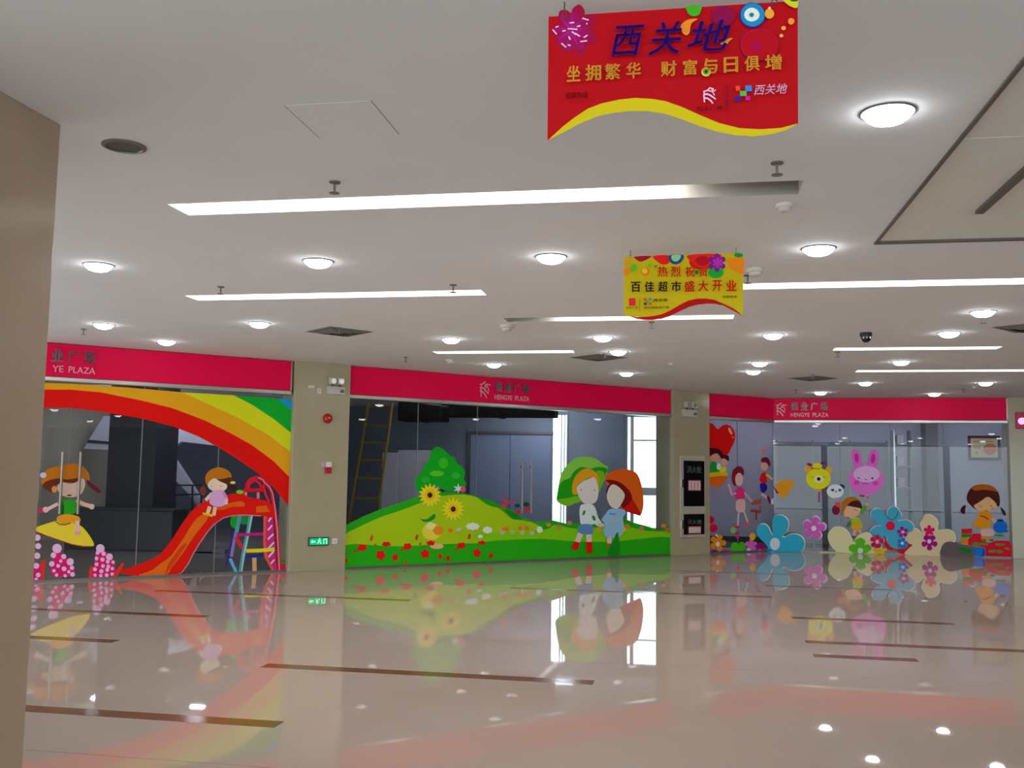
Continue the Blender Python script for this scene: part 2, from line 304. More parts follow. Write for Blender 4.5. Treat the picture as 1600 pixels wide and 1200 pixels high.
link('reflected_stringer', slab_poly([(2.077, 2.083), (2.248, 1.851), (3.055, 0.792), (2.951, 0.689), (2.652, 1.044), (2.106, 1.528)], 0.12, 0), M_pale, parent=st)
link('reflected_stringer', slab_poly([(-0.041, 2.048), (0.122, 2.332), (0.422, 2.811), (0.585, 2.812), (0.612, 2.366), (0.599, 2.024)], 0.12, 0), M_pale, parent=st)
link('reflected_band', slab_poly([(0.081, 2.256), (0.607, 2.216), (0.61, 2.157), (0.053, 2.181)], -0.009999999999999998, -0.03), M_stairdark, parent=st)
link('upper_reflection', slab_poly([(2.152, 2.494), (2.308, 2.554), (3.456, 2.241), (3.382, 2.139), (2.403, 2.232), (2.204, 2.084)], 0.12, 0), M_pale, parent=st)
link('hand_rail', slab_poly([(1.492, 1.243), (3.075, 1.269), (3.077, 1.233), (1.494, 1.207)], -0.16, -0.2), M_stairdark, parent=st)
link('hand_rail', slab_poly([(2.245, 1.04), (3.085, 1.069), (3.087, 1.033), (2.247, 0.997)], -0.16, -0.2), M_stairdark, parent=st)
link('post', slab_poly([(2.375, 1.258), (2.406, 1.258), (2.438, 0.642), (2.406, 0.641)], -0.16, -0.2), M_stairdark, parent=st)
link('post', slab_poly([(2.812, 1.265), (2.843, 1.265), (2.873, 0.651), (2.842, 0.651)], -0.16, -0.2), M_stairdark, parent=st)
link('post', slab_poly([(3.029, 1.268), (3.06, 1.269), (3.089, 0.656), (3.058, 0.655)], -0.16, -0.2), M_stairdark, parent=st)
r = empty('counter', gmw(-12.172, 17.6, 0), 'long low dark counter inside the left shop behind the girl sticker', 'counter')
link('body', box(0, 2.318, 0, 0.6, 0, 0.78, 0.02), M_black, parent=r); link('top', box(-0.03, 2.348, -0.03, 0.63, 0.78, 0.82, 0.01), M_stairdark, parent=r)
r = empty('carton', gmw(-9.414, 17.5, 0), 'flat grey carton on the shop floor seen under the slide', 'box'); link('body', box(0, 0.451, 0, 0.4, 0, -0.05, 0.01), mat('grey_card', (120, 118, 124), 0.8), parent=r); link('tape', box(0, 0.451, 0.17, 0.23, -0.05, -0.047), mat('tape', (90, 84, 80), 0.4), parent=r)
r = empty('carton', gmw(-8.943, 17.5, 0), 'upright grey carton on the shop floor under the slide ladder', 'box'); link('body', box(0, 0.264, 0, 0.4, 0, 0.085, 0.01), mat('grey_card', (120, 118, 124), 0.8), parent=r); link('tape', box(0, 0.264, 0.17, 0.23, 0.085, 0.088), mat('tape', (90, 84, 80), 0.4), parent=r)
M_lad = mat('ladder_yellow', (150, 120, 30), 0.6, noise=0.15)
r = empty('ladder', gmw(-6.406, 18.0, 0), 'tall yellow ladder leaning inside the left end of the middle shop', 'ladder')
link('rail', tube((-0.009, -0.25, 0), (0.274, 0.2, 2.960), 0.028), M_lad, parent=r)
link('rail', tube((0.584, -0.25, 0), (0.753, 0.2, 2.960), 0.028), M_lad, parent=r)
link('rung', tube((0.267, 0.189, 2.885), (0.749, 0.189, 2.885), 0.02), M_lad, parent=r)
link('rung', tube((0.231, 0.132, 2.511), (0.727, 0.132, 2.511), 0.02), M_lad, parent=r)
link('rung', tube((0.199, 0.081, 2.176), (0.708, 0.081, 2.176), 0.02), M_lad, parent=r)
link('rung', tube((0.166, 0.028, 1.830), (0.688, 0.028, 1.830), 0.02), M_lad, parent=r)
link('rung', tube((0.132, -0.026, 1.472), (0.668, -0.026, 1.472), 0.02), M_lad, parent=r)
link('rung', tube((0.096, -0.082, 1.104), (0.647, -0.082, 1.104), 0.02), M_lad, parent=r)
link('rung', tube((0.061, -0.138, 0.737), (0.626, -0.138, 0.737), 0.02), M_lad, parent=r)
link('rung', tube((0.029, -0.190, 0.396), (0.606, -0.190, 0.396), 0.02), M_lad, parent=r)
M_board = mat('white_board', (208, 204, 214), 0.5, noise=0.03)
r = empty('leaning_board', gmw(-6.394, 20.0, 0), 'narrow white board standing beside the yellow ladder', 'board'); link('board', box(0, 0.333, 0, 0.05, 0, 2.024), M_board, parent=r); link('frame_edge', box(-0.04, 0, -0.01, 0.06, 0, 2.024), M_grey, parent=r); link('frame_edge', box(-0.04, 0.333, -0.01, 0.06, 2.024, 2.064), M_grey, parent=r); link('cross_bar', box(0, 0.333, -0.02, 0, 0.506, 0.556), M_grey, parent=r)
r = empty('leaning_board', gmw(-6.235, 20.6, 0), 'wide white board standing behind the tree sticker', 'board'); link('board', box(0, 1.017, 0, 0.05, 0, 2.097), M_board, parent=r); link('frame_edge', box(-0.04, 0, -0.01, 0.06, 0, 2.097), M_grey, parent=r); link('frame_edge', box(-0.04, 1.017, -0.01, 0.06, 2.097, 2.137), M_grey, parent=r); link('cross_bar', box(0, 1.017, -0.02, 0, 0.524, 0.574), M_grey, parent=r)
dr = empty('door_3', gmw(-5.584, 25.000, 0), None, None, kind='structure')
M_bluepanel = mat('blue_grey_panel', (150, 160, 186), 0.5, noise=0.04)
link('leaf', box(0.010, 1.062, -0.05, 0, 0.02, 2.623), M_bluepanel, parent=dr)
link('leaf', box(1.082, 2.135, -0.05, 0, 0.02, 2.623), M_bluepanel, parent=dr)
link('door_frame', box(-0.06, 2.205, -0.07, 0, 2.643, 2.713), M_grey, parent=dr); link('door_frame', box(-0.06, 0, -0.07, 0, 0, 2.643), M_grey, parent=dr)
M_duct = mat('matt_black', (16, 15, 18), 0.95, noise=0.05, spec=0.05)
r = empty('duct', gmw(-6.236, 20.5, 2.74), 'short black duct box under the ceiling of the middle shop', 'duct'); link('body', box(0, 0.999, 0, 0.7, 0, 0.630, 0.02), M_duct, parent=r); link('flange', box(0.480, 0.519, -0.02, 0.72, -0.02, 0.630), M_duct, parent=r)
r = empty('duct', gmw(-5.494, 21.5, 2.903), 'long black duct under the ceiling of the middle shop', 'duct'); link('body', box(0, 2.598, 0, 0.7, 0, 0.467, 0.02), M_duct, parent=r); link('flange', box(1.247, 1.351, -0.02, 0.72, -0.02, 0.467), M_duct, parent=r)
M_gpanel = mat('grey_partition', (104, 104, 116), 0.5, noise=0.04)
r = empty('partition_screen', gmw(2.17, 24.3, 0), 'wide grey partition screen inside the right shop behind the balloons', 'partition')
link('screen_panel', box(0.010, 0.842, 0, 0.05, 0.05, 2.483), M_gpanel, parent=r)
link('screen_panel', box(0.862, 1.693, 0, 0.05, 0.05, 2.483), M_gpanel, parent=r)
link('screen_panel', box(1.713, 2.545, 0, 0.05, 0.05, 2.483), M_gpanel, parent=r)
link('post', box(-0.020, 0.020, -0.01, 0.06, 0, 2.523), M_grey, parent=r)
link('post', box(0.832, 0.872, -0.01, 0.06, 0, 2.523), M_grey, parent=r)
link('post', box(1.683, 1.723, -0.01, 0.06, 0, 2.523), M_grey, parent=r)
link('post', box(2.535, 2.575, -0.01, 0.06, 0, 2.523), M_grey, parent=r)
r = empty('display_rack', gmw(4.767, 23.8, 0), 'narrow open rack with pale boxes inside the right shop', 'shelf')
link('upright', box(0, 0.04, 0, 0.3, 0, 2.75), M_steel, parent=r); link('upright', box(0.364, 0.394, 0, 0.3, 0, 2.75), M_grey, parent=r)
link('shelf', box(0.04, 0.364, 0, 0.3, 0.40, 0.43), M_grey, parent=r)
link('shelf', box(0.04, 0.364, 0, 0.3, 0.90, 0.93), M_grey, parent=r)
link('shelf', box(0.04, 0.364, 0, 0.3, 1.40, 1.43), M_grey, parent=r)
link('shelf', box(0.04, 0.364, 0, 0.3, 1.90, 1.93), M_grey, parent=r)
link('shelf', box(0.04, 0.364, 0, 0.3, 2.40, 2.43), M_grey, parent=r)
r = empty('carton', gmw(4.867, 23.9, 1.43), 'small pale carton on the middle shelf of the narrow rack', 'box'); link('body', box(0, 0.154, 0, 0.2, 0, 0.22, 0.01), M_board, parent=r); link('tape', box(0, 0.154, 0.08, 0.12, 0.22, 0.223), M_grey, parent=r)
r = empty('carton', gmw(4.867, 23.9, 1.93), 'small pale carton on the fourth shelf of the narrow rack', 'box'); link('body', box(0, 0.154, 0, 0.2, 0, 0.22, 0.01), M_board, parent=r); link('tape', box(0, 0.154, 0.08, 0.12, 0.22, 0.223), M_grey, parent=r)
r = empty('carton', gmw(4.867, 23.9, 2.43), 'small pale carton on the top shelf of the narrow rack', 'box'); link('body', box(0, 0.154, 0, 0.2, 0, 0.22, 0.01), M_board, parent=r); link('tape', box(0, 0.154, 0.08, 0.12, 0.22, 0.223), M_grey, parent=r)
link('wall_pier', box(0, 0.273, 0, 0.5, 0, H), mat('pier_paint', (120, 116, 124), 0.7), mw=gmw(5.645, 24.5), kind='structure')
r = empty('framed_certificate', gmw(6.711, 24.999, 2.107), 'framed certificate in a dark red frame on the lilac wall', 'frame'); wd, hh = 0.729, 0.584
M_frame = mat('maroon_frame', (95, 20, 40), 0.3, noise=0.05)
for x0, x1, z0, z1 in ((0, wd, 0, 0.06), (0, wd, hh-0.06, hh), (0, 0.06, 0.06, hh-0.06), (wd-0.06, wd, 0.06, hh-0.06)): link('moulding', box(x0, x1, -0.04, 0, z0, z1, 0.004), M_frame, parent=r)
link('sheet', box(0.06, wd-0.06, -0.015, 0, 0.06, hh-0.06), mat('cream_sheet', (225, 215, 180), 0.6), parent=r)
M_ochre = mat('ochre_print', (215, 160, 60), 0.6)
for x0, x1, z0, z1 in ((0.13, wd*0.45, hh-0.16, hh-0.12), (wd*0.55, wd-0.14, hh-0.16, hh-0.12), (0.13, wd*0.4, hh*0.45, hh*0.55), (0.15, wd*0.3, 0.13, hh*0.36)): link('print_block', box(x0, x1, -0.018, -0.012, z0, z1), M_ochre, parent=r)
link('print_block', slab_poly([(wd*0.68+0.16*math.cos(k*0.5236), hh*0.45+0.14*math.sin(k*0.5236)) for k in range(12)], -0.012, -0.018), mat('orange_print', (220, 130, 60), 0.6), parent=r)
link('baseboard_back', box(-0.441, S1, -0.03, 0, 0, 0.14), M_dark, mw=gmw(0, 25.0), kind='structure')
r = link('fallen_foam_petal', slab_poly(smooth_pts([(-0.22, 0.0), (-0.1, 0.06), (0.1, 0.07), (0.23, 0.01), (0.1, -0.06), (-0.1, -0.06)]), 0.0, -0.025), mat('cream_foam', (215, 205, 165), 0.6), mw=gmw(3.083, 22.244, 0) @ Matrix.Rotation(-math.pi/2, 4, 'X') @ Matrix.Translation((0, -0.0, 0)), label='flat cream foam petal lying on the floor by the cream foam flower', cat='foam board')
# ------------------------------------------------------------------ ceiling fittings
ring_me = lathe([(0.121, 0.004), (0.121, -0.003), (0.126, -0.005), (0.131, 0.0), (0.131, 0.004)], 40); lens_me = lathe([(0, -0.056), (0.045, -0.053), (0.08, -0.042), (0.104, -0.023), (0.118, -0.003), (0.120, 0.002), (0, 0.002)], 40)
ring_me.materials.append(M_grey); lens_me.materials.append(M_lens)
def downlight(s, t, lab, group='round recessed downlights'):
    r = empty('downlight', gmw(s, t, H-0.004), lab, 'ceiling light', group)
    link('trim_ring', ring_me, parent=r); link('lens', lens_me, parent=r)
for s, t, lab in [(0.969, 4.801, 'nearest lit downlight, large, right of the red hanging banner'),
 (1.017, 7.667, 'lit downlight left of the dark framed ceiling hatch corner'),
 (-1.08, 7.72, 'lit downlight left of the yellow hanging banner'),
 (-3.067, 7.666, 'lit downlight between the two left slot lights, second from the left'),
 (-5.072, 7.597, 'lit downlight nearest the taupe pillar, leftmost of its row'),
 (-5.082, 10.887, 'lit downlight below the pointed slot light on the left'),
 (-7.109, 10.82, 'lit downlight above the left shop sign, near its cut lettering'),
 (-7.121, 12.324, 'small lit downlight close over the left shop sign'),
 (-3.066, 12.425, 'lit downlight above the short slot light over the hill shop'),
 (-1.047, 12.393, 'lit downlight below the yellow banner, upper of a pair'),
 (-3.06, 15.338, 'small lit downlight close over the logo of the hill shop sign'),
 (-0.948, 13.83, 'lit downlight below the yellow banner, lower of a close pair'),
 (-1.005, 16.802, 'small lit downlight close over the right end of the hill shop sign'),
 (1.076, 12.324, 'lit downlight left of the black dome camera'),
 (1.135, 15.368, 'upper of two touching downlights above the fire cabinet pillar'),
 (1.119, 16.575, 'lower of two touching downlights above the fire cabinet pillar'),
 (3.267, 18.649, 'small lit downlight between air diffuser and thin far slot light'),
 (2.744, 20.718, 'small lit downlight close over the right shop sign lettering'),
 (3.202, 15.304, 'lit downlight between the two short slot lights on the right'),
 (3.134, 12.319, 'lit downlight right of the black dome camera'),
 (3.086, 10.79, 'lit downlight at the right edge with a sprinkler beside it'),
 (5.035, 21.037, 'small lit downlight over the right half of the right shop sign'),
 (5.354, 18.696, 'small lit downlight at the far right over the right pillar')]: downlight(s, t, lab)
for s in (-7.5, -4.5, -1.5, 1.5, 4.5, 7.5, 10.5):  # unseen fittings added beyond the view to help light the hall
    for t in (-6.0, -2.5, 1.0): downlight(s, t, 'unseen round white downlight added in the ceiling behind or above the camera', 'added downlights outside the view')
for t in (5.0, 9.0, 13.0, 17.0): downlight(9.5, t, 'unseen round white downlight added in the ceiling right of the view', 'added downlights right of the view')
spr = [lathe([(0, 0.0), (0.035, 0.0), (0.035, -0.008), (0.012, -0.012), (0, -0.012)], 16), lathe([(0.008, -0.01), (0.008, -0.05), (0.004, -0.07), (0, -0.07)], 10), lathe([(0, -0.066), (0.032, -0.070), (0.034, -0.073), (0, -0.075)], 12)]
for me, m in zip(spr, (M_grey, M_grey, M_grey)): me.materials.append(m)
for s, t, lab in [(-2.123, 5.533, 'sprinkler just above the left part of the longest slot light'),
 (0.512, 5.511, 'sprinkler right below the red hanging banner'),
 (-4.453, 8.654, 'sprinkler above the left end of the pointed slot light'),
 (-2.162, 8.794, 'sprinkler above the right end of the pointed slot light'),
 (-7.604, 11.152, 'sprinkler between two downlights over the left shop sign'),
 (-4.251, 14.326, 'sprinkler above the left half of the hill shop sign'),
 (0.541, 8.636, 'sprinkler at the right edge of the yellow banner'),
 (-0.384, 11.185, 'sprinkler right under the yellow banner'),
 (2.099, 14.09, 'sprinkler under the left end of the short right slot light'),
 (3.182, 11.131, 'sprinkler beside the downlight at the right edge'),
 (-4.222, 11.316, 'sprinkler at the air diffuser on the left'),
 (-1.163, 14.113, 'sprinkler at the air diffuser below the yellow banner'),
 (2.146, 17.128, 'sprinkler at the air diffuser over the right shop sign'),
 (2.194, 20.113, 'tiny sprinkler over the left end of the right shop sign'),
 (5.317, 20.003, 'tiny sprinkler over the right end of the right shop sign')]:
    r = empty('sprinkler', gmw(s, t, H), lab, 'sprinkler', 'ceiling sprinklers')
    for nm, me in zip(('ceiling_plate', 'nozzle', 'deflector'), spr): link(nm, me, parent=r)
det = [lathe([(0, 0), (0.055, 0), (0.055, -0.02), (0.05, -0.025), (0, -0.025)], 24), lathe([(0.042, -0.024), (0.042, -0.04), (0.03, -0.05), (0, -0.05)], 24)]
for me in det: me.materials.append(M_offwhite)
for s, t, k, lab in [(0.638, 6.38, 1.0, 'beige smoke detector below the right end of the longest slot light'),
 (0.588, 8.374, 1.3, 'beige round detector beside the yellow banner'),
 (-2.103, 11.284, 1.5, 'flat brownish ceiling disc left of the fading slot light'),
 (-3.63, 14.693, 1.3, 'flat pale ceiling disc under the short slot light over the hill shop'),
 (-0.227, 15.299, 0.8, 'small beige detector between the middle and right shop signs'),
 (5.367, 19.458, 0.8, 'small beige detector at the far right over the right shop sign')]:
    r = empty('smoke_detector', gmw(s, t, H), lab, 'detector'); link('base', det[0], parent=r, local=Matrix.Scale(k, 4)); link('sensor_head', det[1], parent=r, local=Matrix.Scale(k, 4))
vent_parts = []
def vent_mesh(a, b, za, zb):
    bm = bmesh.new()
    o = [bm.verts.new((x*a, y*a, za)) for x, y in ((-1,-1),(1,-1),(1,1),(-1,1))]; i = [bm.verts.new((x*b, y*b, zb)) for x, y in ((-1,-1),(1,-1),(1,1),(-1,1))]
    o2 = [bm.verts.new((v.co.x, v.co.y, v.co.z+0.004)) for v in o]; i2 = [bm.verts.new((v.co.x, v.co.y, v.co.z+0.004)) for v in i]
    for k in range(4):
        j = (k+1) % 4; bm.faces.new((o[k], o[j], i[j], i[k])); bm.faces.new((o2[k], i2[k], i2[j], o2[j])); bm.faces.new((o[k], o2[k], o2[j], o[j])); bm.faces.new((i[k], i[j], i2[j], i2[k]))
    return bm_mesh(bm)
M_ventback = mat('vent_back', (40, 40, 40), 0.7)
vb = box(-0.26, 0.26, -0.26, 0.26, -0.003, 0.0); vb.materials.append(M_ventback); M_vent = mat('vent_grey', (112, 110, 104), 0.6, noise=0.03)
vf = [vent_mesh(0.31, 0.26, -0.006, -0.012), vent_mesh(0.24, 0.18, -0.012, -0.03), vent_mesh(0.16, 0.11, -0.012, -0.034), vent_mesh(0.085, 0.03, -0.012, -0.036)]
for me in vf: me.materials.append(M_vent)
for s, t, lab in [(-4.338, 11.631, 'square air diffuser over the gap between left and hill shop signs'),
 (-1.294, 14.533, 'square air diffuser over the hill shop sign, below the downlight pair'),
 (2.228, 17.789, 'square air diffuser over the right shop sign lettering'),
 (3.929, 11.925, 'square air diffuser cut off by the right edge of the view')]:
    r = empty('ceiling_vent', gmw(s, t, H) @ Matrix.Rotation(math.radians(50), 4, 'Z'), lab, 'vent', 'square air diffusers')
    link('backing', vb, parent=r)
    for me, nm in zip(vf, ('frame', 'louver', 'louver', 'louver')): link(nm, me, parent=r)
r = empty('ceiling_speaker', gmw(-3.054, 4.748, H), 'unlit grey round ceiling speaker near the taupe pillar', 'speaker')
link('rim', lathe([(0.095, 0.0), (0.118, 0.0), (0.118, -0.006), (0.098, -0.012), (0.095, -0.004)], 40), M_grey, parent=r)
link('grille', lathe([(0, -0.003), (0.095, -0.003), (0.095, 0.0), (0, 0.0)], 40), mat('grille', (96, 96, 92), 0.6, 0.3, noise=0.2, scale=80), parent=r)
r = empty('dome_camera', gmw(2.163, 12.244, H), 'black dome security camera hanging from the ceiling', 'camera')
link('mount', lathe([(0, 0), (0.07, 0), (0.072, -0.03), (0.066, -0.05), (0, -0.05)], 28), M_dark, parent=r)
link('dome', lathe([(0.06, -0.05), (0.058, -0.075), (0.046, -0.1), (0.025, -0.115), (0, -0.12)], 28), mat('black_dome', (16, 16, 18), 0.05, noise=0), parent=r)
r = link('ceiling_hatch', box(0, 0.438, 0, 0.460, -0.0008, 0.0), M_ceil, mw=gmw(-1.924, 4.313, H), label='faint square access hatch in the bare ceiling left of the red banner', cat='hatch'); link('shadow_gap', box(-0.003, 0.0, 0, 0.460, -0.0015, 0), M_grey, parent=r); link('shadow_gap', box(0.438, 0.441, 0, 0.460, -0.0015, 0), M_grey, parent=r)
r = empty('framed_ceiling_panel', gmw(1.401, 7.544, H), 'large ceiling panel set in a thin dark frame at the top right', 'ceiling panel'); W_, L_, TS, BS, BT = 3.200, 5.000, -2.291, 0.513, -0.835
M_cframe = mat('dark_bronze', (96, 86, 84), 0.4, 0.4, noise=0.05); M_cpanel = mat('pale_green_panel', (226, 226, 218), 0.85, noise=0.02)
for x0, x1, y0, y1 in ((0, 0.022, -L_, 0), (W_-0.03, W_, -L_, 0), (0.022, W_-0.03, -0.05, 0), (0.03, W_-0.03, -L_, -L_+0.03)): link('frame_bar', box(x0, x1, y0, y1, -0.012, 0.05), M_cframe, parent=r)
for y0, y1 in ((-L_+0.03, TS-1.98), (TS-1.974, TS-0.003), (TS+0.003, -0.05)): link('panel', box(0.022, W_-0.03, y0, y1, 0.004, 0.03), M_cpanel, parent=r)
link('track', box(BS-0.025, BS+0.025, BT-3.0, BT, -0.02, 0.012), M_cframe, parent=r)
BANNERS = {}
M_wire = mat('hook_wire', (90, 80, 76), 0.4, 0.6, noise=0)
def hung(w, u, v, lab, hooks):
    r = empty('hanging_banner', wmw(w, u, 0, v), lab, 'banner', 'banners hung from the ceiling'); BANNERS[w] = (r, Matrix.Identity(4))
    for x in hooks:
        link('hook', tube((x, 0, H-v-0.044), (x, 0, H-v), 0.0025), M_wire, parent=r)
        link('eyelet', lathe([(0.008, -0.002), (0.011, -0.002), (0.011, 0.002), (0.008, 0.002), (0.008, -0.002)], 16), M_wire, parent=r, local=Matrix.Translation((x, 0, H-v-0.052)) @ Matrix.Rotation(math.pi/2, 4, 'X'))
    return r
RB = hung('R', -0.468, 2.825, 'red hanging banner with gold lettering and a yellow wave edge', (0.060, 0.828))
YB = hung('Y', -0.542, 2.817, 'yellow hanging banner with red and black lettering', (0.052, 0.866))
link('lettering', glyphs('西', 0.238, 0.362, 0.313, 0.432, fat=0.02, shear=0.25), vinyl((48, 10, 105)), parent=RB, local=loc(0, -0.03, 0))
link('lettering', glyphs('关', 0.374, 0.497, 0.310, 0.438, fat=0.02, shear=0.25), vinyl((48, 10, 105)), parent=RB, local=loc(0, -0.03, 0))
link('lettering', glyphs('地', 0.515, 0.672, 0.315, 0.432, fat=0.02, shear=0.25), vinyl((48, 10, 105)), parent=RB, local=loc(0, -0.03, 0))
link('letter', glyphs('坐', 0.074, 0.125, 0.228, 0.289, fat=0.02), vinyl((205, 150, 45)), parent=RB, local=loc(0, -0.03, 0))
link('letter', glyphs('拥', 0.144, 0.202, 0.228, 0.289, fat=0.02), vinyl((205, 150, 45)), parent=RB, local=loc(0, -0.03, 0))
link('letter', glyphs('繁', 0.216, 0.273, 0.228, 0.289, fat=0.02), vinyl((205, 150, 45)), parent=RB, local=loc(0, -0.03, 0))
link('letter', glyphs('华', 0.294, 0.347, 0.228, 0.289, fat=0.02), vinyl((205, 150, 45)), parent=RB, local=loc(0, -0.03, 0))
link('letter', glyphs('财', 0.420, 0.477, 0.229, 0.287, fat=0.02), vinyl((205, 150, 45)), parent=RB, local=loc(0, -0.03, 0))
link('letter', glyphs('富', 0.500, 0.550, 0.230, 0.287, fat=0.02), vinyl((205, 150, 45)), parent=RB, local=loc(0, -0.03, 0))
link('letter', glyphs('与', 0.569, 0.623, 0.231, 0.288, fat=0.02), vinyl((205, 150, 45)), parent=RB, local=loc(0, -0.03, 0))
link('letter', glyphs('日', 0.645, 0.695, 0.231, 0.288, fat=0.02), vinyl((205, 150, 45)), parent=RB, local=loc(0, -0.03, 0))
link('letter', glyphs('俱', 0.718, 0.771, 0.232, 0.289, fat=0.02), vinyl((205, 150, 45)), parent=RB, local=loc(0, -0.03, 0))
link('letter', glyphs('增', 0.790, 0.848, 0.232, 0.289, fat=0.02), vinyl((205, 150, 45)), parent=RB, local=loc(0, -0.03, 0))
link('lettering', glyphs('招商热线', 0.071, 0.153, 0.164, 0.187, fat=0.012), vinyl((60, 5, 15)), parent=RB, local=loc(0, -0.03, 0))
link('lettering', glyphs('恒业广场', 0.548, 0.639, 0.093, 0.110, fat=0.012), vinyl((80, 5, 20)), parent=RB, local=loc(0, -0.03, 0))
link('lettering', glyphs('西关地', 0.751, 0.866, 0.142, 0.180, fat=0.01, shear=0.25), vinyl((225, 175, 205)), parent=RB, local=loc(0, -0.03, 0))
link('letter', glyphs('热', 0.266, 0.346, 0.334, 0.417, fat=0.025), vinyl((205, 30, 15)), parent=YB, local=loc(0, -0.035, 0))
link('letter', glyphs('烈', 0.367, 0.445, 0.332, 0.414, fat=0.025), vinyl((205, 30, 15)), parent=YB, local=loc(0, -0.035, 0))
link('letter', glyphs('祝', 0.479, 0.553, 0.329, 0.411, fat=0.025), vinyl((205, 30, 15)), parent=YB, local=loc(0, -0.035, 0))
link('letter', glyphs('贺', 0.580, 0.650, 0.327, 0.409, fat=0.025), vinyl((205, 30, 15)), parent=YB, local=loc(0, -0.035, 0))
link('letter', glyphs('百', 0.059, 0.135, 0.218, 0.299, fat=0.025), vinyl((45, 15, 35)), parent=YB, local=loc(0, -0.035, 0))
link('letter', glyphs('佳', 0.165, 0.241, 0.217, 0.299, fat=0.025), vinyl((45, 15, 35)), parent=YB, local=loc(0, -0.035, 0))
link('letter', glyphs('超', 0.271, 0.345, 0.216, 0.298, fat=0.025), vinyl((45, 15, 35)), parent=YB, local=loc(0, -0.035, 0))
link('letter', glyphs('市', 0.372, 0.448, 0.215, 0.298, fat=0.025), vinyl((45, 15, 35)), parent=YB, local=loc(0, -0.035, 0))
link('letter', glyphs('盛', 0.472, 0.552, 0.214, 0.298, fat=0.025), vinyl((205, 25, 10)), parent=YB, local=loc(0, -0.035, 0))
link('letter', glyphs('大', 0.576, 0.655, 0.213, 0.298, fat=0.025), vinyl((205, 25, 10)), parent=YB, local=loc(0, -0.035, 0))
link('letter', glyphs('开', 0.684, 0.758, 0.212, 0.298, fat=0.025), vinyl((205, 25, 10)), parent=YB, local=loc(0, -0.035, 0))
link('letter', glyphs('业', 0.787, 0.869, 0.211, 0.297, fat=0.025), vinyl((205, 25, 10)), parent=YB, local=loc(0, -0.035, 0))
link('lettering', glyphs('恒业广场', 0.024, 0.113, 0.086, 0.101, fat=0.012), vinyl((70, 50, 20)), parent=YB, local=loc(0, -0.035, 0))
link('lettering', glyphs('西关地', 0.232, 0.343, 0.138, 0.162, fat=0.02, shear=0.2), vinyl((40, 20, 15)), parent=YB, local=loc(0, -0.035, 0))
link('lettering', glyphs('西关地商业广场', 0.162, 0.354, 0.082, 0.102, fat=0.012), vinyl((70, 50, 20)), parent=YB, local=loc(0, -0.035, 0))
link('lettering', glyphs('招商热线', 0.762, 0.869, 0.158, 0.176, fat=0.012), vinyl((40, 25, 15)), parent=YB, local=loc(0, -0.035, 0))
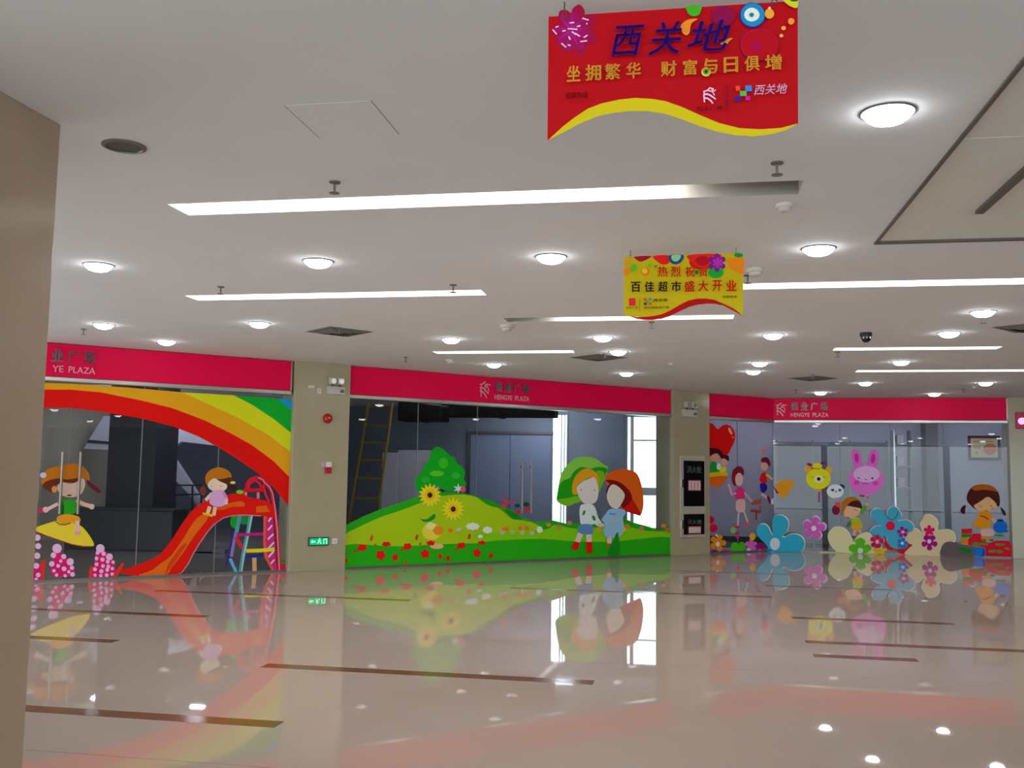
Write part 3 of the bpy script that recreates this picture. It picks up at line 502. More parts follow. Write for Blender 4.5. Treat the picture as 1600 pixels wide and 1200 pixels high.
# ------------------------------------------------------------------ stickers, foam boards and banners: outlines in millimetres on their own wall plane
ART = [
('rainbow_sticker','big rainbow arch sticker across the top of the left shop window','sticker','A',1.467,7.0,1.035,0,0.3,[
('red_band',(205,12,5),0,0,[5,1652,584,1686,990,1670,1575,1579,2024,1486,2511,1324,2914,1141,3255,968,3617,723,3889,472,3889,0,3644,296,3344,546,3031,746,2724,923,2425,1072,2037,1214,1569,1315,882,1402,598,1421,19,1397]),
('orange_band',(215,150,20),0,0,[0,1758,580,1771,1367,1763,2155,1737,2499,1598,3004,1395,3528,1129,3889,873,3889,472,3617,723,3255,968,2914,1141,2511,1324,2024,1486,1575,1579,990,1670,584,1686,5,1652]),
('yellow_band',(200,200,25),0,0,[2939,1737,3250,1596,3602,1388,3889,1183,3889,873,3528,1129,3004,1395,2499,1598,2155,1737]),
('green_band',(10,160,40),0,0,[3642,1725,3889,1546,3889,1183,3602,1388,3250,1596,2939,1737]),
('blue_band',(20,140,200),0,0,[3642,1725,3889,1718,3889,1546,3642,1724])]),
('girl_sticker','sticker of a girl in a green top riding a yellow board','sticker','A',1.688,7.0,0.468,0,0.3,[
('hair',(175,100,15),1,0,[55,999,105,1089,199,1136,267,1152,377,1177,475,1189,576,1157,651,1082,684,1005,673,944,613,989,517,927,391,911,266,903,203,789,133,819,68,879]),
('hair_shade',(95,40,15),1,0,[69,871,126,939,262,978,389,964,486,980,543,981,489,920,349,918,260,888,203,786,133,812]),
('ponytail',(90,25,40),1,0,[658,959,762,883,853,791,841,757,736,822,661,898]),
('bow',(175,175,195),1,0,[115,1022,111,1003,96,989,76,984,55,989,40,1002,33,1021,38,1040,52,1054,72,1059,93,1054,109,1041]),
('face',(195,165,150),1,0,[262,850,321,926,434,904,531,935,599,982,632,898,596,775,528,726,416,711,316,752]),
('ear',(205,130,60),1,0,[264,823,260,799,249,781,232,774,214,781,201,798,195,822,198,847,210,864,227,871,244,864,258,847]),
('mouth',(90,30,40),1,0,[462,739,458,733,446,729,429,728,412,729,400,733,395,738,399,744,411,748,428,749,445,748,457,744]),
('top',(40,150,25),1,0,[314,654,403,681,503,661,532,502,415,457,310,466,295,504]),
('top_shade',(20,90,20),1,0,[302,624,349,654,373,473,310,466,295,504]),
('arm',(205,170,160),0,0,[276,645,203,600,136,559,160,517,226,558,300,603]),
('hand',(215,160,170),1,0,[170,537,166,517,153,501,134,496,115,502,100,517,93,538,97,559,111,574,129,580,149,574,164,558]),
('bracelet',(185,30,70),1,0,[96,535,94,516,85,501,71,496,57,502,47,516,42,535,44,555,54,569,67,574,81,569,92,554]),
('arm',(205,170,150),0,0,[511,647,609,588,728,549,741,604,628,642,535,697]),
('hand',(205,170,150),1,0,[772,576,768,556,755,542,737,537,718,542,703,557,697,577,701,596,714,611,733,616,751,611,766,596]),
('board',(215,185,45),1,0,[0,269,52,305,240,369,377,385,577,319,666,242,743,134,792,18,649,15,493,49,322,113,154,177,56,220]),
('board_edge',(150,40,30),0,0,[27,225,152,167,321,104,492,38,649,3,764,0,763,14,650,17,494,51,324,116,156,180,31,237]),
('skirt',(220,140,25),1,0,[298,443,414,472,571,433,582,357,463,348,381,322,287,383]),
('leg',(205,165,150),0,0,[523,380,532,214,591,213,582,380]),
('foot',(205,140,130),1,0,[611,200,606,187,590,177,568,174,545,178,528,188,521,202,526,216,542,225,565,228,588,224,605,214]),
('belt',(60,60,40),0,0,[264,363,326,322,396,315,468,341,463,354,393,329,329,335,270,374])]),
('hyacinth_sticker','pink hyacinth sticker half hidden by the near stone pillar','sticker','A',1.694,7.0,0.0,0,0.3,[
('leaf',(210,40,30),0,0,[101,260,166,317,154,30,101,30]),
('flower_spike',(195,20,95),1,0,[16,204,87,261,121,30,26,30]),
('blossom',(215,165,200),1,0,[81,616,71,585,43,573,14,586,0,618,10,649,38,662,68,648]),
('blossom',(215,165,200),1,0,[96,497,86,468,60,457,33,470,20,499,29,528,56,540,83,527]),
('blossom',(215,165,200),1,0,[92,364,82,333,54,321,25,335,11,367,21,398,49,410,79,396]),
('blossom',(215,165,200),1,0,[86,224,77,195,51,184,23,197,11,227,20,255,46,267,74,254]),
('blossom',(215,165,200),1,0,[109,97,102,75,81,66,60,77,50,100,57,123,78,131,99,121]),
('blossom',(215,165,200),1,0,[80,40,75,30,60,30,44,30,37,42,42,58,57,64,73,57])]),
('hyacinth_sticker','pink hyacinth sticker standing below the yellow board','sticker','A',1.903,7.0,0.0,0,0.3,[
('flower_spike',(195,20,95),1,0,[48,403,94,439,159,385,248,292,331,169,322,65,232,61,73,68,25,181,46,299]),
('blossom',(215,165,200),1,0,[154,457,139,411,97,393,53,414,32,461,48,507,90,525,134,504]),
('blossom',(215,165,200),1,0,[86,365,77,338,52,327,26,340,14,367,23,394,48,405,74,393]),
('blossom',(215,165,200),1,0,[218,343,210,318,187,308,163,319,152,345,160,370,183,380,207,369]),
('blossom',(215,165,200),1,0,[322,264,310,229,277,215,242,231,227,268,239,303,271,317,306,301]),
('blossom',(215,165,200),1,0,[71,245,62,218,38,207,12,220,0,247,9,274,34,285,59,273]),
('blossom',(215,165,200),1,0,[145,214,138,195,121,188,103,196,95,216,101,234,118,242,136,233]),
('blossom',(215,165,200),1,0,[229,170,221,147,200,139,178,149,168,173,175,196,196,204,219,194]),
('blossom',(215,165,200),1,0,[330,181,323,160,304,152,283,162,274,184,281,204,301,213,321,203]),
('blossom',(215,165,200),1,0,[128,88,122,71,107,65,91,73,84,90,89,106,105,113,121,105]),
('blossom',(215,165,200),1,0,[240,71,234,55,219,48,203,56,195,73,201,90,216,96,232,88]),
('blossom',(215,165,200),1,0,[286,126,280,109,264,103,248,111,241,128,246,145,262,151,278,143]),
('blossom',(215,165,200),1,0,[90,149,85,132,69,126,54,134,46,151,52,167,67,174,83,166]),
('blossom',(215,165,200),1,0,[173,280,167,263,152,257,136,264,129,282,134,298,150,305,166,297]),
('blossom',(215,165,200),1,0,[345,86,337,63,316,54,294,65,283,89,291,112,312,121,335,110])]),
('hyacinth_sticker','pink hyacinth sticker beside the foot of the red slide','sticker','A',2.429,7.0,0.0,0,0.3,[
('leaf',(210,40,30),0,0,[16,191,80,197,82,30,0,30]),
('flower_spike',(195,20,95),1,0,[84,402,138,461,214,398,321,287,356,163,357,30,60,30,67,174]),
('blossom',(215,165,200),1,0,[197,441,182,398,142,382,101,401,82,444,96,487,136,504,178,485]),
('blossom',(215,165,200),1,0,[132,382,126,363,108,355,89,364,80,384,87,403,105,410,124,402]),
('blossom',(215,165,200),1,0,[218,364,211,343,191,334,170,344,160,366,168,387,188,396,209,386]),
('blossom',(215,165,200),1,0,[315,318,303,284,271,271,237,286,222,321,234,355,266,369,300,353]),
('blossom',(215,165,200),1,0,[122,302,115,282,97,275,79,284,70,303,77,322,95,330,113,321]),
('blossom',(215,165,200),1,0,[205,283,198,262,178,254,157,264,147,285,154,307,174,315,195,305]),
('blossom',(215,165,200),1,0,[276,249,270,230,252,222,233,231,224,251,231,270,249,277,268,269]),
('blossom',(215,165,200),1,0,[347,240,341,223,325,217,308,224,300,242,306,259,322,266,339,258]),
('blossom',(215,165,200),1,0,[126,218,119,199,102,191,83,200,74,220,81,239,99,246,118,237]),
('blossom',(215,165,200),1,0,[214,190,207,171,189,164,171,172,162,192,169,211,187,219,205,210]),
('blossom',(215,165,200),1,0,[287,181,280,162,262,155,243,163,235,183,241,202,259,210,278,201]),
('blossom',(215,165,200),1,0,[108,147,102,128,84,121,65,129,56,149,63,168,81,175,100,167]),
('blossom',(215,165,200),1,0,[199,116,192,95,172,87,151,96,141,118,149,139,169,148,189,138]),
('blossom',(215,165,200),1,0,[275,133,268,114,250,106,231,115,223,135,229,154,247,161,266,153]),
('blossom',(215,165,200),1,0,[340,149,334,131,317,125,301,133,293,150,299,167,315,174,332,166]),
('blossom',(215,165,200),1,0,[110,63,104,46,88,40,71,48,64,65,69,82,85,89,102,81]),
('blossom',(215,165,200),1,0,[189,54,183,37,167,31,151,38,143,56,149,73,165,79,181,71]),
('blossom',(215,165,200),1,0,[271,57,265,37,247,30,228,39,219,59,226,78,244,85,263,76]),
('blossom',(215,165,200),1,0,[341,69,335,52,319,45,302,53,294,71,300,88,316,94,333,87]),
('leaf',(205,45,25),1,0,[353,87,442,222,469,197,412,69,364,30])]),
('slide_sticker','sticker of a red playground slide with an orange chute','sticker','A',2.873,17.0,0.0,0,0.3,[
('slide_body',(205,18,5),1,0,[0,130,141,162,278,212,420,268,531,339,627,455,712,577,780,694,863,832,961,966,1062,1057,1166,1121,1300,1159,1505,1219,1594,1234,1755,1224,1849,1179,2086,1129,2203,1068,2253,865,2044,893,1758,910,1578,902,1441,867,1307,778,1203,653,1133,548,1088,472,1008,340,939,189,860,58,797,30,620,30,219,30,3,79]),
('slide_edge',(225,120,130),0,0,[2044,895,1758,910,1577,902,1443,866,1312,773,1205,648,1092,476,1012,333,943,182,864,62,802,30,811,30,874,53,955,175,1024,326,1104,468,1216,639,1322,763,1449,853,1580,888,1759,896,2044,881]),
('chute',(220,95,15),1,0,[231,30,427,105,567,218,666,282,764,407,875,586,986,782,1087,895,1193,917,1211,855,1125,733,1025,598,912,418,800,255,703,124,620,30]),
('chute_streak',(195,60,10),1,0,[620,30,702,139,799,285,910,464,850,465,738,318,656,185,631,97]),
('chute',(215,85,15),1,0,[1319,993,1417,1054,1510,1085,1731,1116,1766,1037,1575,1030,1451,989]),
('panel',(215,85,15),0,0,[1959,1036,2122,1051,2183,947,1963,941])]),
('slide_ladder_sticker','sticker of the colourful ladder frame holding up the slide','sticker','A',4.385,7.0,0.0,0,0.3,[
('round_panel',(15,140,30),1,0,[182,801,175,750,152,712,120,699,86,713,60,751,49,803,56,854,78,892,111,905,145,891,171,853]),
('round_panel',(25,120,60),1,0,[361,838,351,795,320,764,276,753,232,765,199,797,185,840,195,883,226,915,269,926,314,914,348,882]),
('post',(70,140,145),0,0,[168,917,124,636,184,623,228,905]),
('post',(120,110,160),0,0,[119,650,67,270,114,260,166,641]),
('post',(55,30,130),0,0,[99,665,0,116,27,109,127,658]),
('strut',(80,165,215),0,0,[48,226,149,30,195,30,94,243]),
('post',(75,145,150),0,0,[343,915,303,632,241,273,211,30,275,30,304,260,366,619,407,903]),
('post_shine',(190,200,200),0,0,[380,894,339,627,277,268,253,30,265,30,290,265,352,624,393,892]),
('rail',(180,20,125),0,0,[157,573,583,583,580,627,154,617]),
('strut',(200,30,50),0,0,[124,554,230,376,279,402,173,580]),
('rail',(35,35,110),0,0,[316,231,598,245,591,299,309,284]),
('rung_panel',(185,35,105),0,0,[612,883,727,882,818,30,727,30,637,223]),
('rung',(205,185,215),0,0,[667,788,717,864,695,878,645,802]),
('rung',(205,185,215),0,0,[665,651,728,730,707,746,644,668]),
('rung',(205,185,215),0,0,[667,507,752,589,733,608,647,525]),
('rung',(205,185,215),0,0,[685,372,769,457,749,475,666,390]),
('rung',(205,185,215),0,0,[688,229,767,314,747,332,668,247]),
('rung',(205,185,215),0,0,[709,102,785,186,764,204,689,119]),
('rail',(220,80,60),0,0,[574,884,582,478,616,234,741,30,779,30,657,244,624,478,616,883]),
('rail',(210,190,30),0,0,[319,319,529,317,775,330,768,388,524,374,315,375]),
('hand_rail',(205,15,50),0,0,[305,1270,316,1376,353,1436,433,1467,517,1437,597,1355,662,1266,701,1078,746,855,799,471,833,30,886,30,852,473,799,860,753,1086,712,1283,637,1387,546,1479,431,1518,320,1476,266,1392,254,1277]),
('rail_shine',(225,130,150),0,0,[462,1486,544,1445,561,1405,654,1334,703,1225,748,1001,800,632,855,30,870,30,815,633,763,1003,717,1228,665,1343,572,1415,553,1456,468,1499]),
('hand_rail',(205,20,45),0,0,[312,1276,346,1382,418,1431,479,1383,513,1307,546,1321,507,1404,417,1466,316,1403,278,1287]),
('hand_rail',(205,20,45),0,0,[534,1374,573,1220,645,1098,676,1115,607,1232,569,1382]),
('post',(215,110,125),0,0,[250,1257,254,1155,299,1155,295,1258]),
('post',(215,110,125),0,0,[448,1258,452,1159,498,1159,494,1258]),
('rail',(200,10,25),0,0,[234,1256,565,1277,560,1329,228,1306]),
('leaf',(120,180,40),1,0,[238,1261,231,1245,211,1233,182,1229,153,1233,132,1245,123,1260,130,1276,151,1288,179,1292,208,1288,230,1276]),
('peg',(190,150,100),0,0,[416,238,429,30,497,30,484,237]),
('flower_bud',(190,20,60),1,0,[960,69,956,35,942,30,921,30,900,30,884,38,877,72,881,105,896,129,916,137,937,128,954,103]),
('leaf',(30,120,30),1,0,[954,162,949,149,934,140,913,138,892,142,876,152,870,165,875,177,890,186,911,189,932,185,948,175])]),
('girl_sticker','sticker of a girl in a lilac dress sitting on the red slide','sticker','A',3.949,27.0,0.876,0,0.3,[
('hair',(175,105,20),1,0,[75,543,78,644,144,722,251,763,346,749,442,695,474,609,466,507,419,503,307,545,196,598,138,520,117,473]),
('fringe',(75,40,15),1,0,[236,575,337,587,470,609,458,499,411,503,307,545]),
('pigtail',(110,50,40),1,0,[86,404,82,366,67,339,46,329,24,339,7,366,0,403,4,440,19,467,40,478,61,468,78,441]),
('pigtail',(60,25,35),1,0,[466,515,579,445,552,410,439,397]),
('bow',(215,190,90),1,0,[538,531,533,520,518,512,498,509,477,511,461,519,456,530,461,541,475,549,496,553,516,550,532,542]),
('face',(210,190,165),1,0,[108,497,196,595,300,545,403,499,394,428,314,393,173,409]),
('eye',(110,90,90),0,0,[154,470,186,464,187,471,156,477]),
('eye',(110,90,90),0,0,[295,471,329,471,329,479,295,478]),
('arm',(215,180,165),0,0,[163,383,68,275,107,239,203,347]),
('dress',(200,150,195),1,0,[189,396,344,412,428,287,419,209,293,155,167,195,145,272]),
('sleeve',(205,120,180),0,0,[335,380,386,279,422,296,371,397]),
('arm',(215,180,165),0,0,[375,286,386,192,430,195,418,289]),
('leg',(215,180,150),0,0,[129,172,100,65,154,47,183,155]),
('leg',(215,180,150),0,0,[211,161,193,29,248,19,266,151]),
('shoes',(220,165,30),0,0,[49,75,220,40,206,0,63,41])]),
('hill_sticker','long green hill and meadow sticker along the middle shop window','sticker','A',6.338,17.0,0.0,0,0.3,[
('hill',(35,150,20),0,0,[0,715,293,849,639,979,1031,1097,1372,1200,1546,1245,1875,1268,2212,1252,2424,1218,2517,1194,2815,1115,3076,1015,3342,897,3484,813,3784,721,4058,736,4205,746,4502,681,5188,708,5660,814,5894,768,6179,670,6561,588,6781,507,7106,579,7108,30,5350,30,3288,30,1957,30,0,30]),
('hill_slope',(150,180,15),1,0,[5,558,240,680,643,845,1035,960,1375,1079,1674,1178,1928,1212,2252,1224,2531,1172,2721,1075,2926,1004,3078,922,3274,781,3485,755,3784,692,3988,546,3846,407,2897,360,1948,361,717,339,12,348]),
('hill_shade',(25,140,10),1,0,[2517,1190,2652,1155,3076,1021,2981,993,2817,1017,2653,1092]),
('hill_shade',(20,120,20),1,0,[3119,957,3272,921,3498,790,3400,773,3260,816,3147,910]),
('meadow',(120,185,15),1,0,[2466,484,2731,547,3988,570,4220,662,4729,581,5661,615,6065,583,6562,498,7089,463,7106,229,4732,290,3006,357]),
('grass',(35,155,15),1,0,[10,390,717,361,1445,330,2207,332,2896,394,3932,405,4731,338,5663,316,6312,351,7106,359,7108,30,5350,30,3288,30,1956,30,0,30]),
('sunflower',(225,195,30),0,0,[1563,1426,1598,1353,1661,1408,1659,1330,1743,1357,1705,1286,1795,1281,1727,1231,1807,1194,1721,1172,1778,1110,1689,1122,1713,1045,1636,1088,1623,1010,1572,1076,1525,1011,1508,1088,1434,1047,1454,1122,1367,1111,1420,1173,1335,1194,1412,1230,1343,1280,1430,1285,1389,1355,1473,1329,1467,1407,1532,1353]),
('sunflower_ring',(215,165,20),0,0,[1566,1342,1588,1283,1637,1325,1624,1265,1691,1279,1645,1234,1712,1216,1646,1198,1694,1153,1626,1166,1643,1106,1591,1148,1572,1090,1550,1148,1500,1107,1514,1166,1447,1153,1493,1198,1427,1216,1492,1234,1444,1278,1512,1265,1495,1325,1547,1283]),
('sunflower_eye',(45,30,15),1,0,[1617,1216,1611,1192,1594,1175,1570,1169,1546,1175,1527,1192,1520,1216,1526,1239,1544,1256,1568,1262,1592,1256,1610,1239]),
('sunflower',(225,195,30),0,0,[2034,1183,2067,1097,2134,1164,2124,1075,2218,1112,2167,1034,2271,1034,2188,982,2284,946,2182,929,2254,861,2152,882,2187,796,2102,851,2094,761,2042,840,1993,763,1981,852,1900,800,1930,884,1831,866,1898,931,1798,949,1891,984,1806,1037,1908,1035,1855,1113,1949,1075,1935,1164,2005,1097]),
('sunflower_ring',(215,165,20),0,0,[2036,1097,2057,1033,2110,1080,2090,1015,2165,1033,2111,986,2186,969,2111,952,2168,905,2093,923,2115,859,2059,907,2042,842,2021,907,1968,860,1987,924,1914,907,1967,954,1893,971,1966,987,1911,1034,1985,1016,1963,1081,2018,1033]),
('sunflower_eye',(45,30,15),1,0,[2088,969,2082,946,2064,929,2040,923,2015,929,1996,947,1989,970,1995,994,2013,1011,2038,1017,2063,1011,2081,993]),
('sprout',(20,130,40),1,0,[1382,820,1448,796,1535,809,1665,895,1678,817,1569,760,1449,758]),
('blossom',(225,190,60),1,0,[1806,581,1782,509,1714,457,1621,440,1528,461,1458,516,1432,588,1455,660,1521,712,1614,730,1708,709,1779,655]),
('blossom',(225,130,30),1,0,[1856,600,1843,559,1805,530,1752,520,1698,532,1659,563,1644,604,1657,644,1695,673,1748,684,1801,672,1841,641]),
('blossom',(225,205,130),1,0,[1686,681,1674,650,1641,628,1595,620,1549,629,1514,652,1501,684,1513,714,1546,736,1592,744,1638,735,1673,712]),
('blossom',(215,165,110),1,0,[1856,327,1839,304,1791,287,1724,283,1658,291,1609,310,1591,335,1608,358,1656,375,1722,379,1789,371,1838,352]),
('poppy',(205,15,15),1,0,[257,313,230,331,239,354,253,363,252,376,266,399,303,398,321,392,339,396,376,392,389,368,386,355,399,344,406,319,377,305,358,304,348,293,316,282,285,297,276,309]),
('poppy',(205,15,15),1,0,[667,283,704,283,722,252,722,234,737,222,751,189,726,165,707,160,700,144,672,124,638,140,626,155,607,158,576,178,580,211,591,225,586,243,595,276,631,281,650,274]),
('poppy',(205,15,15),1,0,[789,354,759,345,728,356,719,364,700,367,673,379,681,396,694,403,691,412,704,428,739,429,756,424,774,428,809,426,823,409,821,399,834,392,843,374,816,364,798,362]),
('poppy',(205,15,15),1,0,[1167,392,1203,392,1221,370,1221,357,1236,348,1249,325,1224,308,1206,305,1198,294,1170,280,1137,291,1125,302,1106,304,1076,318,1080,342,1091,352,1087,364,1096,387,1132,391,1150,386]),
('poppy',(205,15,15),1,0,[963,200,985,188,985,164,978,154,983,141,979,118,955,112,942,115,932,108,907,106,893,126,891,139,880,146,868,168,883,187,895,191,899,203,916,219,940,210,949,201]),
('poppy',(205,15,15),1,0,[1101,88,1107,97,1120,96,1125,93,1132,95,1144,92,1148,81,1147,76,1151,71,1153,59,1143,53,1136,53,1132,48,1121,44,1111,51,1108,57,1102,59,1093,67,1097,78,1101,81]),
('poppy',(205,15,15),1,0,[51,117,36,114,25,124,23,131,15,135,6,146,13,158,20,162,21,169,30,180,45,177,52,172,60,173,75,168,78,154,75,147,79,141,79,127,65,121,57,122]),
('poppy',(205,15,15),1,0,[1523,383,1512,401,1538,412,1557,414,1565,423,1595,433,1627,423,1638,415,1657,413,1687,401,1680,383,1668,376,1671,366,1660,349,1623,347,1605,352,1588,347,1552,349,1536,366,1537,376]),
('poppy',(205,15,15),1,0,[1572,178,1564,146,1528,140,1509,145,1492,136,1456,134,1436,163,1434,180,1419,192,1404,222,1427,246,1445,252,1452,268,1479,288,1514,275,1527,261,1546,259,1579,241,1576,209,1566,195]),
('poppy',(205,15,15),1,0,[1811,111,1795,100,1778,112,1773,122,1763,125,1748,139,1752,160,1759,168,1757,180,1764,199,1783,200,1793,195,1802,200,1821,198,1829,178,1828,166,1836,157,1841,136,1826,123,1816,121]),
('poppy',(205,15,15),1,0,[1954,160,1971,161,1979,140,1980,128,1986,119,1993,97,1981,81,1973,77,1970,66,1957,53,1941,63,1936,73,1927,75,1913,88,1914,111,1919,121,1917,133,1921,155,1938,159,1946,154]),
('poppy',(205,15,15),1,0,[2225,378,2262,378,2280,356,2280,344,2296,335,2309,313,2283,297,2264,293,2257,282,2228,269,2194,280,2183,290,2163,292,2132,306,2137,329,2148,339,2144,351,2153,373,2190,376,2208,372]),
('poppy_stem',(190,20,15),0,0,[165,269,284,306,274,330,155,293]),
('poppy_stem',(190,20,15),0,0,[1028,261,1154,299,1143,325,1017,287]),
('poppy_stem',(190,20,15),0,0,[2077,250,2212,289,2200,315,2065,276]),
('poppy_bud',(170,70,20),1,0,[505,494,492,459,474,447,461,465,460,502,473,537,491,549,504,532]),
('poppy_bud',(170,70,20),1,0,[1354,486,1340,453,1318,442,1301,460,1298,496,1313,529,1335,540,1352,522]),
('poppy_bud',(170,70,20),1,0,[2403,476,2388,442,2364,431,2346,450,2344,487,2359,521,2383,532,2401,514]),
('poppy_bud',(170,70,20),1,0,[572,377,563,363,548,359,535,368,531,385,540,399,555,403,568,394]),
('poppy_bud',(170,70,20),1,0,[1420,374,1411,359,1394,355,1380,365,1377,382,1386,397,1402,401,1416,391]),
('poppy_bud',(170,70,20),1,0,[78,299,71,288,57,286,46,293,42,305,49,316,62,318,74,311]),
('poppy',(205,15,15),1,0,[2613,333,2579,336,2568,351,2571,359,2560,366,2554,382,2581,391,2599,391,2609,398,2640,405,2668,395,2676,387,2694,384,2719,373,2708,358,2695,352,2696,344,2681,330,2647,331,2631,335]),
('poppy',(205,15,15),1,0,[2590,137,2569,112,2536,120,2522,132,2504,130,2471,142,2467,174,2474,190,2465,206,2466,238,2497,251,2515,249,2528,261,2560,269,2584,244,2588,227,2605,218,2625,191,2608,163,2593,154]),
('poppy',(205,15,15),1,0,[2801,165,2811,184,2830,181,2838,173,2848,176,2866,169,2870,147,2867,135,2873,125,2874,102,2858,92,2848,92,2842,83,2824,76,2810,91,2807,103,2797,108,2785,126,2793,146,2801,153]),
('poppy_bud',(170,60,20),1,0,[2398,481,2385,446,2366,435,2352,452,2352,488,2365,523,2384,534,2398,517]),
('daisy',(205,215,190),1,0,[2403,720,2436,731,2469,719,2483,712,2503,712,2544,709,2550,690,2550,680,2564,674,2590,658,2565,643,2550,637,2551,627,2546,608,2505,607,2485,607,2471,601,2439,589,2406,602,2392,609,2372,609,2331,612,2326,631,2326,640,2311,647,2286,663,2311,677,2325,684,2324,693,2329,712,2370,714,2390,713]),
('daisy',(205,215,190),1,0,[2722,646,2746,657,2770,645,2780,639,2795,639,2825,636,2829,618,2829,610,2840,603,2859,589,2840,575,2830,569,2830,561,2827,543,2797,541,2782,542,2772,536,2749,525,2725,537,2714,543,2700,543,2670,546,2666,564,2666,572,2655,579,2636,593,2655,607,2665,613,2665,621,2668,639,2698,640,2712,640]),
('daisy',(205,215,190),1,0,[3862,632,3879,643,3895,632,3902,626,3912,626,3932,623,3935,605,3935,597,3942,591,3955,577,3943,563,3936,557,3936,548,3934,531,3913,529,3903,529,3896,523,3880,513,3864,524,3857,530,3847,530,3827,533,3824,550,3824,559,3817,565,3804,579,3816,593,3823,599,3823,607,3825,625,3846,627,3856,626]),
('daisy',(205,215,190),1,0,[2586,508,2598,514,2610,508,2616,505,2623,504,2638,503,2640,494,2640,489,2646,486,2656,478,2646,471,2641,468,2641,464,2639,455,2624,454,2617,454,2611,451,2599,446,2587,452,2582,455,2574,455,2559,456,2557,466,2557,470,2552,473,2542,481,2551,488,2557,491,2556,496,2558,505,2573,505,2581,505]),
('small_flower',(185,165,150),1,0,[3121,548,3104,517,3063,505,3022,519,3004,550,3021,581,3062,593,3103,580]),
('small_flower',(185,165,150),1,0,[3320,541,3308,519,3279,511,3249,520,3237,543,3249,565,3278,574,3308,564]),
('small_flower',(185,165,150),1,0,[3543,528,3530,504,3498,495,3465,506,3452,530,3465,554,3497,563,3529,553]),
('small_flower',(185,165,150),1,0,[3760,518,3746,492,3711,482,3675,494,3660,520,3674,546,3710,556,3745,545]),
('small_flower',(185,165,150),1,0,[2201,608,2187,581,2153,571,2118,582,2103,610,2117,636,2151,647,2186,635]),
('small_flower',(215,110,30),1,0,[3201,605,3178,580,3122,571,3066,582,3043,607,3065,631,3121,641,3177,630]),
('small_flower',(215,110,30),1,0,[3496,607,3481,580,3444,570,3407,581,3391,609,3406,635,3443,646,3480,634]),
('small_flower',(215,110,30),1,0,[3646,611,3631,583,3594,571,3556,584,3540,613,3555,642,3592,654,3630,641]),
('small_flower',(215,110,30),1,0,[2031,600,2017,574,1983,564,1949,575,1934,601,1948,627,1982,637,2016,626]),
('stem',(200,40,70),0,0,[3016,1144,3161,1076,3323,1090,3319,1122,3168,1108,3034,1172]),
('stem',(190,40,80),0,0,[3081,1019,3192,1069,3172,1100,3061,1050]),
('berry',(210,40,60),1,0,[3132,1012,3125,995,3106,982,3080,977,3054,982,3035,995,3028,1013,3035,1030,3053,1043,3079,1047,3105,1042,3124,1030]),
('berry',(200,30,50),1,0,[3451,908,3443,890,3423,877,3395,873,3367,878,3346,891,3338,909,3346,926,3366,939,3394,943,3422,938,3443,925]),
('berry',(200,30,50),1,0,[3653,953,3646,930,3626,913,3597,906,3569,913,3548,930,3540,954,3547,977,3568,995,3596,1001,3624,994,3645,977]),
('leaf',(20,60,50),1,0,[3435,1025,3427,1008,3405,995,3375,990,3346,995,3324,1008,3315,1026,3323,1043,3345,1056,3374,1061,3404,1056,3426,1043]),
('leaf',(15,70,55),1,0,[3643,1046,3633,1026,3606,1011,3569,1005,3532,1011,3504,1026,3494,1047,3504,1067,3531,1082,3568,1088,3605,1082,3633,1067]),
('small_flower',(205,110,25),1,0,[6031,606,6012,577,5967,565,5923,578,5904,608,5922,637,5967,648,6012,636]),
('small_flower',(190,110,90),1,0,[6401,552,6382,523,6337,511,6291,525,6272,554,6291,584,6336,595,6382,582]),
('small_flower',(205,120,40),1,0,[6984,600,6964,570,6917,559,6870,572,6850,602,6870,632,6917,644,6964,631]),
('small_flower',(195,90,60),1,0,[7087,521,7067,491,7020,479,6973,493,6953,523,6973,553,7020,565,7067,551]),
('small_flower',(190,110,60),1,0,[4375,623,4358,596,4317,585,4276,597,4259,625,4276,653,4316,664,4357,652]),
('small_flower',(190,110,110),1,0,[4620,692,4603,664,4562,653,4521,665,4503,694,4520,722,4561,733,4603,720]),
('small_flower',(170,130,60),1,0,[4131,663,4115,635,4074,625,4034,637,4017,665,4033,692,4073,703,4114,691]),
('small_flower',(205,140,50),1,0,[5312,553,5295,524,5252,513,5209,526,5191,555,5208,583,5251,594,5294,582]),
('small_flower',(205,180,60),1,0,[5933,541,5915,513,5871,501,5826,514,5807,544,5826,573,5870,584,5915,571])]),
('tree_sticker','sticker of a leafy green tree on top of the hill','sticker','A',7.622,7.0,1.234,0,0.3,[
('trunk',(40,45,15),1,0,[575,51,568,29,549,13,522,7,495,13,475,29,468,50,474,72,493,88,520,94,547,88,567,72]),
('crown',(10,150,25),1,0,[49,20,25,107,0,223,30,300,126,389,162,506,252,592,289,734,397,829,537,783,663,683,771,646,819,548,958,450,984,351,962,271,1025,172,938,127,846,147,780,61,622,66,486,105,396,148,178,49]),
('leaf_cluster',(50,170,25),1,0,[637,544,626,497,592,461,545,448,498,460,463,494,449,541,460,588,494,624,540,637,588,626,623,591]),
('leaf_cluster',(80,180,30),1,0,[556,361,538,335,488,316,419,309,350,315,299,333,280,358,298,383,348,403,416,411,486,405,537,387]),
('leaf_cluster',(40,165,40),1,0,[888,330,876,300,843,278,798,269,752,277,718,298,706,328,717,357,750,380,795,388,841,381,875,359]),
('leaf_cluster',(35,160,40),1,0,[283,245,272,219,240,200,197,193,153,200,120,218,108,243,119,268,150,287,194,294,238,288,271,270]),
('blossom',(185,205,200),0,0,[850,190,872,126,946,143,893,95,948,48,873,64,854,0,832,64,758,47,811,95,756,142,831,126]),
('blossom',(200,70,100),1,0,[1008,88,1001,60,981,39,954,32,926,39,906,59,898,87,905,115,924,136,952,143,979,136,1000,116])]),
